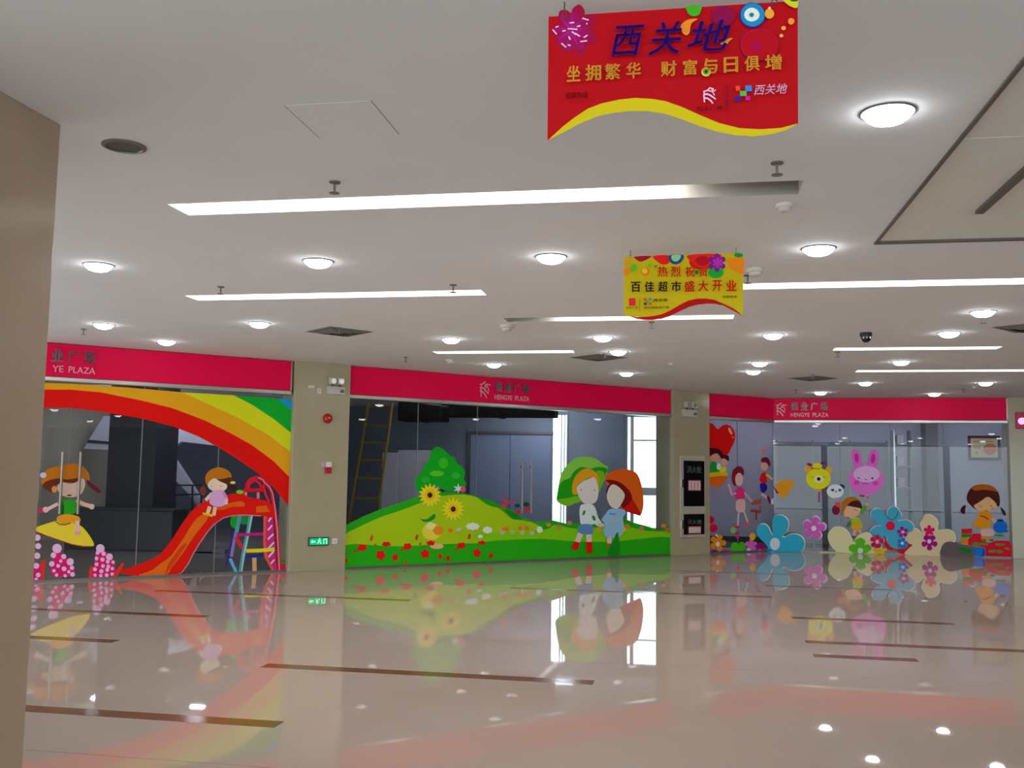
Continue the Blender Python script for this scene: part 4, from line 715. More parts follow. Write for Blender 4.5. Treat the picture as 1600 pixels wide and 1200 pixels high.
('boy_sticker','sticker of an orange-haired child with red boots under a green umbrella','sticker','A',10.601,37.0,0.0,0,0.3,[
('umbrella',(125,190,65),1,0,[0,1103,10,1257,30,1401,73,1565,138,1693,249,1805,407,1918,589,1955,775,1954,962,1901,1104,1820,1217,1737,1060,1389,967,1277,484,1093,236,1012]),
('umbrella_inside',(30,145,15),1,0,[11,1121,14,1293,52,1402,140,1493,302,1549,364,1642,459,1716,591,1759,777,1729,963,1765,1200,1733,1107,1539,1014,1352,483,1203,256,1166]),
('umbrella_inside',(110,175,20),1,0,[7,1107,100,1148,279,1166,483,1203,552,1093,371,1057,236,1012]),
('umbrella_inside',(105,170,25),1,0,[917,1667,1129,1652,1060,1389,967,1277]),
('hair',(225,150,25),1,0,[369,1239,349,1330,366,1458,433,1587,546,1681,661,1729,823,1713,941,1631,994,1510,971,1417,918,1519,825,1555,709,1531,548,1456,469,1382,487,1248,437,1230]),
('face',(205,195,190),1,0,[469,1377,594,1475,755,1532,871,1565,942,1482,983,1333,973,1203,922,1092,783,1040,621,1070,529,1166,475,1285]),
('eye',(120,120,130),1,0,[580,1322,577,1315,571,1309,561,1307,552,1309,545,1315,543,1322,545,1329,552,1335,561,1337,570,1335,577,1329]),
('eye',(120,120,130),1,0,[904,1314,901,1307,895,1301,885,1299,876,1301,869,1307,866,1314,869,1321,876,1327,885,1329,894,1327,901,1322]),
('shirt',(200,210,215),1,0,[580,1038,829,1040,923,944,976,795,1078,664,1020,600,891,667,856,658,579,662,537,800,531,928]),
('leaf_print',(60,130,60),1,0,[665,872,650,849,631,835,613,833,601,844,597,865,604,890,619,913,638,928,656,929,668,918,671,898]),
('leaf_print',(40,130,50),1,0,[907,790,917,763,916,740,903,727,882,728,859,742,840,766,829,793,831,815,843,828,864,828,888,814]),
('shorts',(85,125,170),1,0,[534,654,833,649,853,502,788,452,650,460,501,527]),
('leg',(205,190,170),0,0,[499,509,421,347,540,308,618,470]),
('leg',(205,190,170),0,0,[689,465,702,319,831,322,818,469]),
('boot',(205,15,10),0,0,[423,343,542,317,504,200,430,177,339,219,357,262]),
('boot',(205,15,10),0,0,[697,326,840,322,842,108,699,107])]),
('girl_sticker','sticker of a girl in a pale blue dress under a red umbrella','sticker','A',11.564,37.0,0.0,0,0.3,[
('umbrella',(215,85,15),1,0,[182,1511,238,1615,381,1692,573,1738,769,1726,966,1666,1066,1529,1129,1338,1159,1146,1147,955,1080,818,944,838,724,897,590,968]),
('umbrella_inside',(190,20,15),1,0,[771,1241,919,1089,1093,821,944,838,724,897,602,967,674,1165]),
('umbrella_inside',(120,10,10),1,0,[191,1502,334,1518,526,1482,697,1389,832,1260,857,1127,723,1014,602,977,528,1203,335,1419]),
('hair',(110,25,20),1,0,[217,1250,228,1371,310,1451,430,1457,575,1364,710,1213,650,1052,577,1015,527,1297,382,1419]),
('face',(205,195,180),1,0,[229,1222,287,1368,382,1432,539,1369,678,1222,577,1030,481,955,337,993,246,1119]),
('dress',(135,175,200),1,0,[290,941,481,955,650,939,699,863,627,770,657,637,629,478,485,388,246,399,147,497,178,663,98,748,196,849]),
('bow',(60,140,200),0,0,[288,846,443,828,448,858,293,876]),
('brooch',(200,150,160),1,0,[435,744,428,723,411,708,387,703,363,709,346,724,339,745,345,765,363,780,386,785,410,780,428,764]),
('hand',(205,185,170),1,0,[169,641,158,621,127,606,85,602,42,608,11,623,0,644,11,664,42,678,84,683,126,677,158,662]),
('leg',(205,185,165),0,0,[239,393,240,282,349,279,348,391]),
('shoe',(205,60,20),1,0,[311,252,305,236,288,224,264,220,241,225,223,238,217,255,223,271,240,283,264,287,287,282,305,269]),
('grass_tuft',(20,125,25),1,0,[267,87,389,343,508,490,539,45,272,53])]),
('heart_balloon_sticker','red heart balloon sticker carrying two children in a basket','sticker','A',14.437,7.0,1.39,0,0.3,[
('balloon',(205,8,8),1,0,[19,1243,77,1334,151,1355,244,1327,318,1262,383,1240,430,1273,506,1320,620,1342,753,1310,848,1219,879,1096,839,956,749,829,671,717,520,645,110,636,19,823]),
('shine',(225,150,130),1,0,[771,1223,790,1184,793,1152,781,1135,755,1138,724,1159,695,1194,676,1233,672,1265,685,1282,710,1279,742,1257]),
('shine',(225,90,70),1,0,[850,1074,845,1063,831,1054,812,1051,792,1053,779,1061,774,1072,779,1083,793,1091,812,1095,831,1093,845,1085]),
('hair',(60,15,25),1,0,[74,798,166,827,333,825,464,774,520,700,671,673,683,566,576,585,463,610,407,667,314,720,147,659,73,635]),
('face',(200,140,110),1,0,[147,651,314,717,426,650,416,575,276,538,155,563]),
('face',(200,150,125),1,0,[491,610,614,590,655,511,556,448,453,494]),
('shirt',(15,140,45),1,0,[164,515,294,534,433,343,367,308,71,318]),
('collar',(205,215,215),1,0,[450,439,442,403,418,377,386,367,355,376,332,402,323,437,332,472,356,499,387,509,419,500,442,474]),
('shirt',(200,200,40),1,0,[433,418,575,441,602,346,423,309]),
('basket_rim',(210,170,25),1,0,[71,298,593,321,601,236,70,197]),
('basket',(215,90,15),1,0,[70,203,601,239,525,86,365,0,217,13,70,123])]),
('girl_sticker','sticker of a girl in a pink top holding a brown teddy','sticker','A',15.085,7.0,0.51,0,0.3,[
('hair',(125,20,45),1,0,[114,1091,153,1229,250,1313,366,1335,466,1288,495,1178,441,1136,364,1176,248,1147,219,1037,246,900,151,954]),
('face',(210,175,160),1,0,[459,1053,443,982,400,931,342,911,285,930,243,981,228,1051,244,1121,287,1173,345,1193,403,1174,444,1123]),
('top',(215,45,115),1,0,[271,854,406,890,496,807,487,646,358,595,225,646,192,758]),
('skirt',(205,165,165),1,0,[269,601,493,614,518,404,367,338,240,406]),
('arm',(210,150,165),0,0,[237,777,141,731,55,955,0,943,96,704,259,739]),
('arm',(205,150,150),0,0,[474,754,699,565,741,590,516,779]),
('leg',(190,165,180),0,0,[289,343,259,57,313,53,342,340]),
('leg',(195,165,170),0,0,[454,359,571,109,622,120,505,371]),
('shoe',(195,30,45),1,0,[348,27,337,13,305,3,263,0,221,4,190,15,179,30,190,44,221,54,264,57,306,53,337,42]),
('shoe',(210,70,45),0,0,[521,26,674,120,629,156,476,62]),
('teddy_head',(160,75,60),1,0,[1015,561,996,530,947,507,880,499,813,508,765,531,747,561,766,592,815,615,881,623,948,614,997,592]),
('teddy_ear',(150,70,55),1,0,[800,532,793,514,777,501,754,497,731,501,714,515,708,532,715,550,731,563,754,568,777,563,794,550]),
('teddy_ear',(160,70,55),1,0,[1013,593,1006,572,987,557,961,551,936,557,917,572,911,593,918,615,937,630,962,636,988,630,1006,614]),
('teddy_body',(140,60,45),0,0,[668,344,989,318,998,380,677,405]),
('teddy_leg',(135,55,45),0,0,[825,370,818,168,878,167,885,369]),
('teddy_arm',(140,65,50),0,0,[947,481,961,351,1003,354,988,484])]),
('boy_sticker','sticker of a boy in a red shirt and navy shorts mid leap','sticker','A',16.054,7.0,1.017,0,0.3,[
('hair',(115,15,50),1,0,[41,959,86,1027,227,1040,311,978,339,863,285,847,225,917,105,925]),
('face',(200,155,130),1,0,[266,836,250,789,209,754,152,741,97,753,56,786,42,832,57,879,99,914,155,927,211,916,252,882]),
('string',(190,110,130),0,0,[132,1144,120,1017,132,1017,144,1144]),
('balloon',(200,100,110),1,0,[211,1188,201,1163,174,1143,138,1136,102,1142,76,1159,66,1185,76,1210,103,1230,139,1237,175,1232,201,1214]),
('shirt',(205,15,20),1,0,[62,678,162,710,225,623,213,480,119,457,0,520,21,621]),
('arm',(215,165,100),0,0,[177,644,377,534,426,576,226,687]),
('shorts',(30,25,140),1,0,[9,452,177,461,234,351,127,256,30,298]),
('leg',(200,160,165),0,0,[29,208,203,127,250,176,76,257]),
('shoe',(110,15,35),0,0,[208,179,294,15,356,31,269,196]),
('sole',(205,190,200),1,0,[426,69,426,34,424,9,396,0,367,9,347,35,340,69,348,104,369,129,398,138,426,129,426,103])]),
('cape_sticker','orange cape sticker flying behind the leaping boy','sticker','B',0.718,7.0,1.156,0,0.3,[
('cape',(215,140,25),1,0,[94,264,208,397,335,408,497,372,420,187,254,0,133,141]),
('shoe',(110,15,35),0,0,[55,227,121,90,154,122,55,258]),
('arm',(200,150,110),0,0,[55,416,92,318,123,342,56,439])]),
('flower_board','tall light blue foam flower with a grey centre at the window corner','foam board','C',8.119,19.0,0.0,30,3,[
('rim',(205,210,220),1,0,[18,512,87,602,189,614,274,555,332,434,378,370,372,515,369,660,404,766,507,818,627,792,715,720,742,599,694,461,599,358,655,339,767,396,913,401,1041,342,1103,221,1075,73,976,7,694,6,421,6,285,6,261,128,185,224,76,320,21,416]),
('petals',(45,160,190),1,0,[0,495,68,584,170,596,255,537,313,416,359,352,353,497,350,642,385,748,488,800,608,774,696,702,723,581,675,443,580,340,636,321,748,379,894,383,1022,324,1084,203,1056,73,957,7,675,6,402,6,266,6,242,110,167,206,57,302,2,398]),
('centre',(195,200,210),1,0,[520,176,504,110,463,61,406,43,350,61,310,109,295,174,311,241,353,289,409,307,465,290,506,242]),
('leaf',(20,110,180),1,0,[325,33,317,17,297,6,270,6,243,6,223,17,216,33,223,49,243,61,270,65,298,61,317,49])]),
('flower_sticker','two crimson petals sticker low beside the pillar with fire cabinet','sticker','A',14.482,7.0,0.442,0,0.3,[
('petal',(195,10,50),1,0,[206,259,192,219,154,189,103,179,51,191,14,221,0,262,14,302,52,331,103,342,155,330,193,300]),
('petal',(195,10,50),1,0,[298,85,281,42,237,11,176,0,117,13,73,46,57,90,73,133,117,164,178,175,238,162,282,130])]),
('flower_sticker','orange flower sticker with white centre beside the pillar base','sticker','A',14.573,17.0,0.0,0,0.3,[
('petals',(215,125,25),1,0,[194,374,288,386,347,330,304,270,399,272,447,211,392,154,299,167,334,102,269,53,177,74,162,142,90,100,4,131,0,200,83,229,4,267,15,335,104,357,171,308]),
('centre',(215,210,200),1,0,[257,190,250,165,230,148,203,142,176,149,156,168,149,193,157,218,177,236,204,242,231,234,250,216]),
('shine',(225,215,200),1,0,[198,383,208,365,208,349,198,339,181,338,162,347,146,362,137,380,137,396,147,405,163,406,182,398])]),
('flower_sticker','purple and crimson petals lying under the orange flower sticker','sticker','A',14.59,7.0,0.0,0,0.3,[
('petal',(110,10,85),1,0,[206,34,192,30,154,30,102,30,51,30,13,30,0,40,13,56,51,66,103,69,154,63,192,50]),
('petal',(170,10,90),1,0,[581,30,559,30,502,30,423,30,344,30,287,30,266,31,287,44,345,53,423,55,502,48,560,36])]),
('leaf_sticker','green two lobed leaf sticker on the shop window base','sticker','A',15.167,7.0,0.0,0,0.3,[
('leaf',(70,170,25),1,0,[231,116,215,68,172,33,114,30,57,36,15,73,0,123,16,171,58,206,116,218,174,203,216,166]),
('leaf',(60,170,20),1,0,[441,120,426,71,384,36,328,30,272,39,232,77,217,126,233,175,274,210,330,222,386,207,427,170]),
('leaf',(70,170,25),1,0,[382,60,360,33,301,30,221,30,141,30,83,41,62,69,83,95,142,113,222,118,302,109,361,87])]),
('flower_sticker','pink flower sticker with yellow and magenta blooms left of blue flower','sticker','A',15.596,7.0,0.0,0,0.3,[
('petals',(200,90,170),1,0,[117,257,182,284,246,254,243,208,305,222,363,186,344,135,280,124,321,86,291,37,216,36,179,75,142,38,67,44,39,94,80,129,17,143,0,195,58,228,119,211]),
('yellow_petal',(215,165,50),1,0,[319,328,306,286,270,256,222,246,175,258,140,290,128,332,141,373,176,403,224,413,272,401,307,370]),
('magenta_petals',(165,10,120),1,0,[432,181,489,196,535,166,523,129,577,134,617,100,591,61,537,58,562,30,528,30,467,30,445,30,407,30,348,30,335,59,376,83,327,101,324,144,377,164,424,144]),
('centre',(215,205,215),1,0,[179,30,169,30,142,30,106,30,70,30,43,30,34,33,44,55,70,71,107,76,143,69,169,52]),
('centre',(215,205,215),1,0,[488,30,481,30,462,30,437,30,411,30,393,30,386,30,393,36,412,45,437,47,463,43,481,33])]),
('leaf_sticker','small green leaf and crimson buds under the pink-topped girl','sticker','A',15.157,7.0,0.298,0,0.3,[
('leaf',(110,180,90),1,0,[160,177,149,144,119,120,79,112,39,122,11,147,0,180,11,213,40,237,80,245,120,236,149,211]),
('bud',(185,30,90),1,0,[259,107,251,91,230,80,201,77,172,81,151,93,143,109,151,125,172,136,201,140,230,135,252,123]),
('bud',(185,30,90),1,0,[263,31,255,15,234,4,205,0,176,5,155,17,147,33,155,49,176,60,205,64,234,59,255,47])]),
('flower_sticker','small violet-pink five petal flower right of the blue foam flower','sticker','B',1.392,7.0,0.287,0,0.3,[
('rim',(215,170,205),1,0,[185,472,283,515,360,444,330,341,430,370,495,288,452,188,349,182,403,94,346,0,242,8,208,108,141,24,39,47,19,153,101,221,6,258,0,366,92,423,177,365]),
('petals',(195,85,175),1,0,[174,438,264,478,335,413,307,318,399,345,460,270,420,177,325,172,374,90,322,5,226,12,196,103,134,26,41,48,21,145,97,207,9,241,4,341,89,394,167,340]),
('centre',(220,205,220),1,0,[272,230,265,202,245,181,218,172,191,179,172,199,165,227,172,255,192,276,219,284,246,277,265,257])]),
('bear_balloon_sticker','yellow bear head balloon sticker wearing a little hat','sticker','B',1.435,7.0,1.083,0,0.3,[
('string',(140,30,80),0,0,[285,238,279,0,308,1,314,238]),
('ear',(215,155,25),1,0,[140,726,131,690,104,663,69,652,34,662,9,688,0,725,9,761,36,788,71,799,106,789,132,763]),
('ear',(215,155,25),1,0,[578,711,568,672,542,643,507,632,472,642,447,670,438,709,448,749,474,778,509,789,544,779,569,750]),
('head',(215,205,15),1,0,[545,522,529,442,483,372,414,319,329,290,239,288,155,314,87,365,43,434,28,514,45,594,91,665,161,718,246,747,336,748,420,721,487,670,531,601]),
('knot',(215,140,30),1,0,[348,264,342,249,324,237,300,232,275,236,258,247,252,262,258,278,276,289,300,294,325,290,342,279]),
('muzzle',(220,215,160),1,0,[402,506,387,462,349,430,298,417,247,428,210,459,197,502,211,546,249,579,301,591,352,580,389,549]),
('nose',(20,20,25),1,0,[332,513,326,493,312,479,292,473,273,478,259,492,254,512,259,531,274,546,293,552,313,547,327,532]),
('eye',(90,90,20),1,0,[193,550,190,546,181,543,169,541,157,542,148,545,145,549,148,554,157,557,169,558,181,557,190,554]),
('eye',(90,90,20),1,0,[422,554,419,549,410,546,398,545,386,546,377,549,374,553,377,557,386,560,398,562,410,561,419,558]),
('mouth',(60,50,40),0,0,[299,467,312,439,320,443,307,471]),
('hat',(215,195,40),1,0,[370,800,355,767,318,743,266,734,215,742,178,765,164,797,179,830,217,854,268,863,319,855,356,832]),
('hat_band',(190,60,25),0,0,[109,752,197,731,319,722,321,741,200,751,113,771]),
('hat_bow',(120,10,40),1,0,[163,803,150,791,125,788,95,795,67,810,49,828,47,846,60,858,85,861,116,854,143,839,161,821]),
('hat_bow',(110,20,60),1,0,[444,879,440,862,423,845,397,833,368,829,345,834,334,847,338,864,356,881,382,893,410,897,433,892])]),
('panda_balloon_sticker','small white panda head balloon sticker between bear and rabbit','sticker','B',1.861,7.0,1.144,0,0.3,[
('ear',(40,25,120),1,0,[407,267,390,253,365,251,337,261,314,280,303,305,307,327,324,341,350,344,378,334,400,314,411,290]),
('ear',(45,30,90),1,0,[59,264,55,253,44,245,29,241,14,244,4,252,0,263,4,274,15,283,30,286,44,283,55,275]),
('head',(205,210,225),1,0,[385,191,370,133,332,83,274,50,206,37,139,47,82,79,45,127,32,184,46,242,86,292,143,325,211,338,278,328,335,296,372,248]),
('eye',(35,60,110),1,0,[192,215,187,201,173,190,155,186,137,190,124,200,120,214,125,228,138,238,156,242,174,239,187,229]),
('eye',(35,60,110),1,0,[337,216,333,202,321,192,305,188,289,191,277,201,273,215,278,229,290,239,306,243,322,240,333,230]),
('nose',(40,40,80),1,0,[253,181,249,175,241,170,229,168,217,170,208,174,205,180,208,187,217,191,229,193,241,192,250,187]),
('knot',(195,120,150),1,0,[284,29,277,15,259,4,235,0,211,3,194,13,188,27,194,41,212,51,236,56,260,52,277,42])]),
('rabbit_balloon_sticker','big pink rabbit head balloon sticker with long ears','sticker','B',2.352,7.0,1.187,0,0.3,[
('ear',(205,95,185),1,0,[126,676,75,815,64,969,106,1053,172,1065,244,998,281,859,298,678]),
('ear',(205,95,185),1,0,[391,679,414,860,449,1000,529,1056,608,1036,635,946,610,793,548,654]),
('inner_ear',(185,35,145),1,0,[218,884,217,829,205,788,185,771,162,783,144,820,133,874,135,929,147,970,167,987,189,975,208,937]),
('inner_ear',(185,35,145),1,0,[557,862,543,809,521,772,496,761,476,778,466,820,468,875,483,928,505,965,529,976,549,959,559,917]),
('head',(210,105,190),1,0,[728,407,709,308,656,218,574,145,472,98,360,80,248,94,147,137,67,207,17,296,0,396,20,496,73,587,156,659,259,706,372,724,484,709,584,665,663,595,713,506]),
('forehead',(220,165,210),1,0,[644,530,622,464,563,407,475,368,371,353,268,364,181,401,123,456,103,523,125,589,185,647,274,686,378,700,481,688,568,652,625,596]),
('cheek',(210,60,165),1,0,[227,344,219,319,196,300,166,293,135,299,113,317,106,342,114,367,137,386,167,393,198,386,220,369]),
('cheek',(210,60,165),1,0,[616,336,607,311,585,293,554,285,524,292,502,309,495,334,503,359,526,378,556,385,586,379,608,361]),
('eye',(80,30,70),0,0,[179,442,235,423,241,442,185,461]),
('eye',(80,30,70),1,0,[515,442,512,431,503,423,491,420,479,423,471,431,468,442,471,453,480,461,492,464,504,462,512,454]),
('nose',(110,50,90),0,0,[334,407,384,396,387,413,337,423]),
('mouth',(120,50,100),0,0,[272,337,311,304,351,333,382,301,419,319,415,330,385,314,352,345,312,317,280,347]),
('bow',(160,10,40),0,0,[219,41,322,34,326,70,223,77]),
('knot',(215,80,140),1,0,[414,31,409,16,396,5,378,0,360,4,348,15,343,30,348,45,361,57,379,61,397,57,410,46])]),
('girl_sticker','sticker of a girl with one arm raised to a balloon','sticker','B',1.997,7.0,0.328,0,0.3,[
('ponytail',(120,15,60),1,0,[165,598,153,544,122,503,81,488,40,501,10,540,0,594,12,649,43,689,84,704,125,691,155,652]),
('hair_tie',(215,80,25),1,0,[188,716,180,690,158,670,127,662,98,669,76,688,68,714,77,740,99,760,129,768,159,761,181,743]),
('hair',(170,100,20),1,0,[209,751,270,836,364,889,483,885,561,831,615,746,626,643,532,655,400,693,307,691,266,579,214,474,186,557]),
('fringe',(70,20,20),1,0,[402,783,535,814,600,760,626,643,532,655,400,693,321,698]),
('face',(210,165,130),1,0,[307,681,426,673,584,646,586,566,518,479,396,421,290,459,242,516]),
('eye',(100,60,50),0,0,[450,621,529,582,532,589,454,629]),
('mouth',(160,40,50),1,0,[373,425,367,422,352,423,333,428,314,436,302,445,299,452,306,455,321,454,340,449,358,441,370,432]),
('arm',(90,150,50),0,0,[628,517,743,699,678,743,563,560]),
('hand',(205,150,120),1,0,[761,742,756,724,742,711,724,706,705,710,692,723,688,741,693,759,707,772,725,777,743,773,757,760]),
('arm',(70,110,60),0,0,[352,363,270,250,329,205,410,318]),
('dress_top',(150,180,25),1,0,[422,424,528,454,593,373,611,291,420,286,407,341]),
('dress',(220,150,20),1,0,[413,300,605,311,619,250,589,177,470,160,403,223]),
('leg',(205,150,135),0,0,[424,163,419,39,485,39,490,163]),
('leg',(205,150,150),0,0,[532,186,570,108,620,137,581,214]),
('shoe',(90,50,40),1,0,[487,26,480,13,464,4,441,0,419,3,403,11,397,23,403,36,420,46,442,50,464,47,481,38])]),
('flower_board','cream foam flower with rounded petals behind the green flower','foam board','B',1.893,19.0,0.0,24,3,[
('rim',(215,215,190),1,0,[13,352,41,463,136,556,242,575,361,541,452,447,509,311,541,243,582,313,636,390,742,448,834,467,912,405,964,283,959,24,956,6,273,6,168,46,64,188]),
('petals',(205,198,150),1,0,[0,338,29,449,123,542,230,561,349,527,440,433,497,297,529,229,570,299,624,376,730,434,822,453,900,391,952,269,948,23,945,6,261,6,156,46,51,173])]),
('flower_board','small green foam flower in front of the cream petals','foam board','B',2.322,49.0,0.0,12,3,[
('petals',(85,170,25),1,0,[134,275,241,345,345,281,323,193,405,170,405,42,296,6,235,37,172,6,65,31,70,160,153,188]),
('petal',(85,170,25),1,0,[190,121,176,80,141,49,93,36,46,46,12,75,0,116,13,157,49,188,96,201,143,191,178,162]),
('petal',(85,170,25),1,0,[327,235,314,190,283,156,240,142,197,153,167,185,156,230,168,276,200,310,243,323,285,312,316,280]),
('petal',(85,170,25),1,0,[470,130,458,92,425,63,382,51,339,60,308,87,297,125,309,164,342,193,385,204,428,195,459,168]),
('centre',(195,205,190),1,0,[294,70,286,41,265,19,237,11,210,18,190,38,183,67,191,96,212,117,239,126,267,119,287,99])]),
('flower_board','big light blue foam flower with a crimson centre','foam board','B',2.757,45.0,0.147,24,3,[
('rim',(195,215,222),1,0,[17,709,48,792,138,842,242,813,318,729,358,655,358,771,405,855,514,898,591,852,653,751,671,683,592,592,689,604,792,604,881,538,907,458,864,368,735,358,663,308,721,194,693,71,599,11,457,23,358,116,328,258,217,232,75,271,0,351,91,447,222,483,145,522,55,600]),
('petals',(65,155,185),1,0,[28,698,58,781,148,831,252,802,328,719,369,644,368,761,415,844,501,887,578,841,640,740,658,672,579,581,676,593,779,593,867,527,894,446,851,357,722,347,650,297,708,183,680,60,586,0,444,12,368,105,338,247,227,221,85,261,11,341,101,436,232,473,155,512,65,589]),
('petal_line',(30,75,90),0,0,[322,711,386,618,470,580,554,651,599,763,584,769,542,660,468,596,397,631,335,721]),
('centre',(205,10,70),1,0,[518,470,505,421,470,384,423,370,376,382,343,417,331,466,345,515,380,552,427,566,473,554,507,519])]),
('flower_board','red foam leaf strip under the big light blue flower','foam board','B',2.972,33.0,0.0,10,3,[
('strip',(205,10,50),0,0,[0,335,117,318,167,224,243,145,359,108,514,126,580,210,690,240,604,150,519,66,485,6,396,35,268,112,165,95])]),
('flower_board','crimson foam flower with pink centre overlapping the cream petals','foam board','B',2.766,59.0,0.0,10,3,[
('rim',(220,180,190),1,0,[111,415,170,441,216,399,188,326,258,354,297,304,270,243,198,245,241,186,206,129,144,134,126,207,84,143,23,157,11,221,73,265,3,285,0,351,55,385,111,338]),
('petals',(185,10,70),1,0,[111,401,165,425,207,386,182,319,245,345,281,299,257,243,190,245,230,190,198,138,141,142,125,210,85,151,30,164,19,223,76,263,12,281,9,342,60,374,111,331]),
('centre',(215,160,185),1,0,[182,268,176,245,162,227,142,221,123,226,109,243,104,266,110,289,124,307,144,313,163,308,177,291])]),
('flower_board','orange foam flower at the foot of the crimson flower','foam board','B',2.812,55.0,0.0,8,3,[
('petals',(215,165,25),1,0,[96,154,148,174,199,157,201,129,247,138,292,117,277,82,233,70,258,48,235,14,174,10,145,30,115,8,54,8,32,41,58,65,14,73,0,107,47,132,93,126])]),
('flower_board','purple foam flower on the right petal of the big blue flower','foam board','B',3.314,77.0,0.382,8,3,[
('petals',(145,10,115),1,0,[61,194,95,226,136,210,134,155,175,191,214,168,210,121,159,103,202,75,192,28,148,16,120,60,105,6,60,0,37,40,70,84,18,80,0,123,30,160,79,143]),
('centre',(205,175,205),1,0,[151,110,146,94,132,81,114,77,96,80,83,92,79,108,84,125,97,137,116,142,134,138,146,126])]),
('flower_board','small deep blue foam flower under the purple one','foam board','B',3.324,77.0,0.144,8,3,[
('petals',(30,105,185),1,0,[82,207,124,222,154,189,133,142,180,155,204,117,182,76,134,81,158,38,131,0,88,8,79,57,47,18,6,32,1,78,44,104,0,123,2,169,42,190,77,157]),
('centre',(185,205,220),1,0,[124,109,119,93,107,80,90,75,73,79,61,91,57,107,62,123,75,136,91,141,108,137,120,125])]),
('flower_board','large beige foam flower at the right window with pink and purple blooms','foam board','B',3.474,19.0,0.0,24,3,[
('rim',(220,215,195),1,0,[314,691,375,790,410,871,528,878,635,806,679,700,666,561,763,564,896,574,994,496,1019,390,992,293,871,227,745,170,690,6,415,6,12,6,57,131,160,232,35,291,24,397,125,521,227,581,326,504,376,475,340,593]),
('petals',(205,185,145),1,0,[302,676,363,776,398,857,516,863,623,791,667,685,654,547,751,549,884,560,982,481,1007,376,980,278,859,213,733,156,679,6,403,6,0,6,45,116,148,217,23,276,12,383,112,507,215,567,314,489,364,460,328,579]),
('pink_bloom',(200,10,90),1,0,[455,624,494,651,532,627,526,580,567,600,601,570,589,523,545,513,574,479,556,434,511,429,490,469,467,428,422,430,406,474,437,510,393,518,384,564,419,596,459,578]),
('purple_bloom',(155,10,120),1,0,[526,433,590,430,613,367,557,311,631,304,645,237,595,192,530,229,543,151,487,113,432,147,449,226,382,185,333,228,350,295,426,307,371,360,397,424,462,431,492,360]),
('petal',(150,10,110),1,0,[570,395,558,374,524,357,479,350,434,354,401,369,389,390,402,412,435,428,481,435,526,431,559,416]),
('centre',(210,190,205),1,0,[526,309,520,286,505,268,485,261,465,267,451,283,446,306,452,330,467,347,487,354,507,348,521,332]),
('centre',(205,120,140),1,0,[556,443,549,434,531,427,506,424,481,425,462,431,456,440,463,449,481,456,506,459,531,457,550,451])]),
('shape_board','dark grey rounded foam piece leaning low beside the beige flower','foam board','B',4.179,49.0,0.0,24,3,[
('shape',(95,82,85),1,0,[0,122,66,265,184,316,299,290,413,258,625,203,645,6,423,6,26,6]),
('leaf',(35,105,45),1,0,[608,120,585,93,532,79,465,81,400,100,356,129,344,161,367,188,420,202,487,200,552,181,596,152])]),
('girl_sticker','sticker of a pigtailed girl in an orange dress sitting on red blocks','sticker','B',4.598,27.0,0.339,0,0.3,[
('hair',(75,20,15),1,0,[245,709,139,841,151,994,241,1130,352,1183,509,1197,648,1154,739,1055,777,921,772,770,732,733,700,802,625,885,533,930,453,878,358,809,301,752,322,660]),
('hair_shine',(165,80,15),1,0,[233,1110,352,1183,509,1197,648,1154,742,1047,630,1066,443,1080,302,1060]),
('pigtail',(70,10,30),1,0,[41,721,108,743,95,655,84,567,25,577,0,636]),
('pigtail',(60,15,40),1,0,[783,724,866,639,882,556,830,568]),
('face',(215,165,115),1,0,[275,756,373,809,533,930,625,881,703,786,682,698,571,645,493,627,368,632,292,689]),
('eye',(130,100,90),0,0,[361,739,423,711,428,721,366,750]),
('eye',(120,90,80),1,0,[627,742,624,736,616,732,605,730,594,731,586,735,584,741,587,747,595,752,606,753,617,752,624,748]),
('mouth',(60,20,20),1,0,[526,639,523,633,513,629,501,627,488,628,479,632,476,638,480,644,489,649,502,650,514,649,523,645]),
('cheek',(215,120,100),1,0,[686,685,680,671,664,661,642,657,620,660,604,670,599,683,605,696,621,707,643,711,665,708,681,698]),
('dress',(225,135,15),1,0,[383,611,556,632,622,516,569,464,581,311,390,272,232,322,301,441]),
('sash',(165,40,20),0,0,[378,517,461,500,547,444,560,467,472,525,384,543]),
('arm',(215,160,110),0,0,[590,459,657,377,705,423,637,505]),
('legs',(205,165,160),1,0,[389,245,607,265,637,132,416,106]),
('shoe',(215,130,25),1,0,[574,70,560,50,524,34,476,27,428,31,393,45,381,65,394,85,430,101,478,107,526,103,561,90]),
('sock',(70,130,30),1,0,[492,24,485,12,468,3,444,0,421,2,404,10,398,22,405,33,422,43,446,46,469,44,486,36]),
('sock',(70,130,30),1,0,[634,29,628,17,611,8,587,4,564,6,547,14,541,26,548,38,565,47,589,51,612,48,629,40])]),
('ball_sticker','blue ball sticker on the red blocks by the right pillar','sticker','B',5.233,27.0,0.513,0,0.3,[
('ball',(15,100,195),1,0,[272,140,260,88,230,43,185,12,132,0,80,9,37,37,9,81,0,133,12,186,43,231,88,262,140,274,192,265,235,236,263,192]),
('ball_shade',(10,50,120),1,0,[205,272,196,258,172,248,139,244,107,246,83,256,75,269,84,282,108,293,141,297,173,294,197,285]),
('ball_tail',(15,90,180),1,0,[220,81,303,50,218,17])]),
('blocks_sticker','sticker of red building blocks with green leaf strips','sticker','B',4.591,7.0,0.0,0,0.3,[
('block',(205,10,45),0,0,[144,363,241,492,390,496,410,380,548,300,689,363,937,362,980,247,980,30,476,30,483,198,359,228,141,251]),
('block',(200,25,20),0,0,[21,583,229,601,233,488,21,482]),
('block',(25,130,30),0,0,[12,477,226,483,208,421,19,407]),
('block',(215,120,25),0,0,[0,401,148,405,144,251,13,267]),
('leaf_strip',(60,140,35),1,0,[379,278,355,254,297,242,240,250,217,273,241,298,299,309,356,301]),
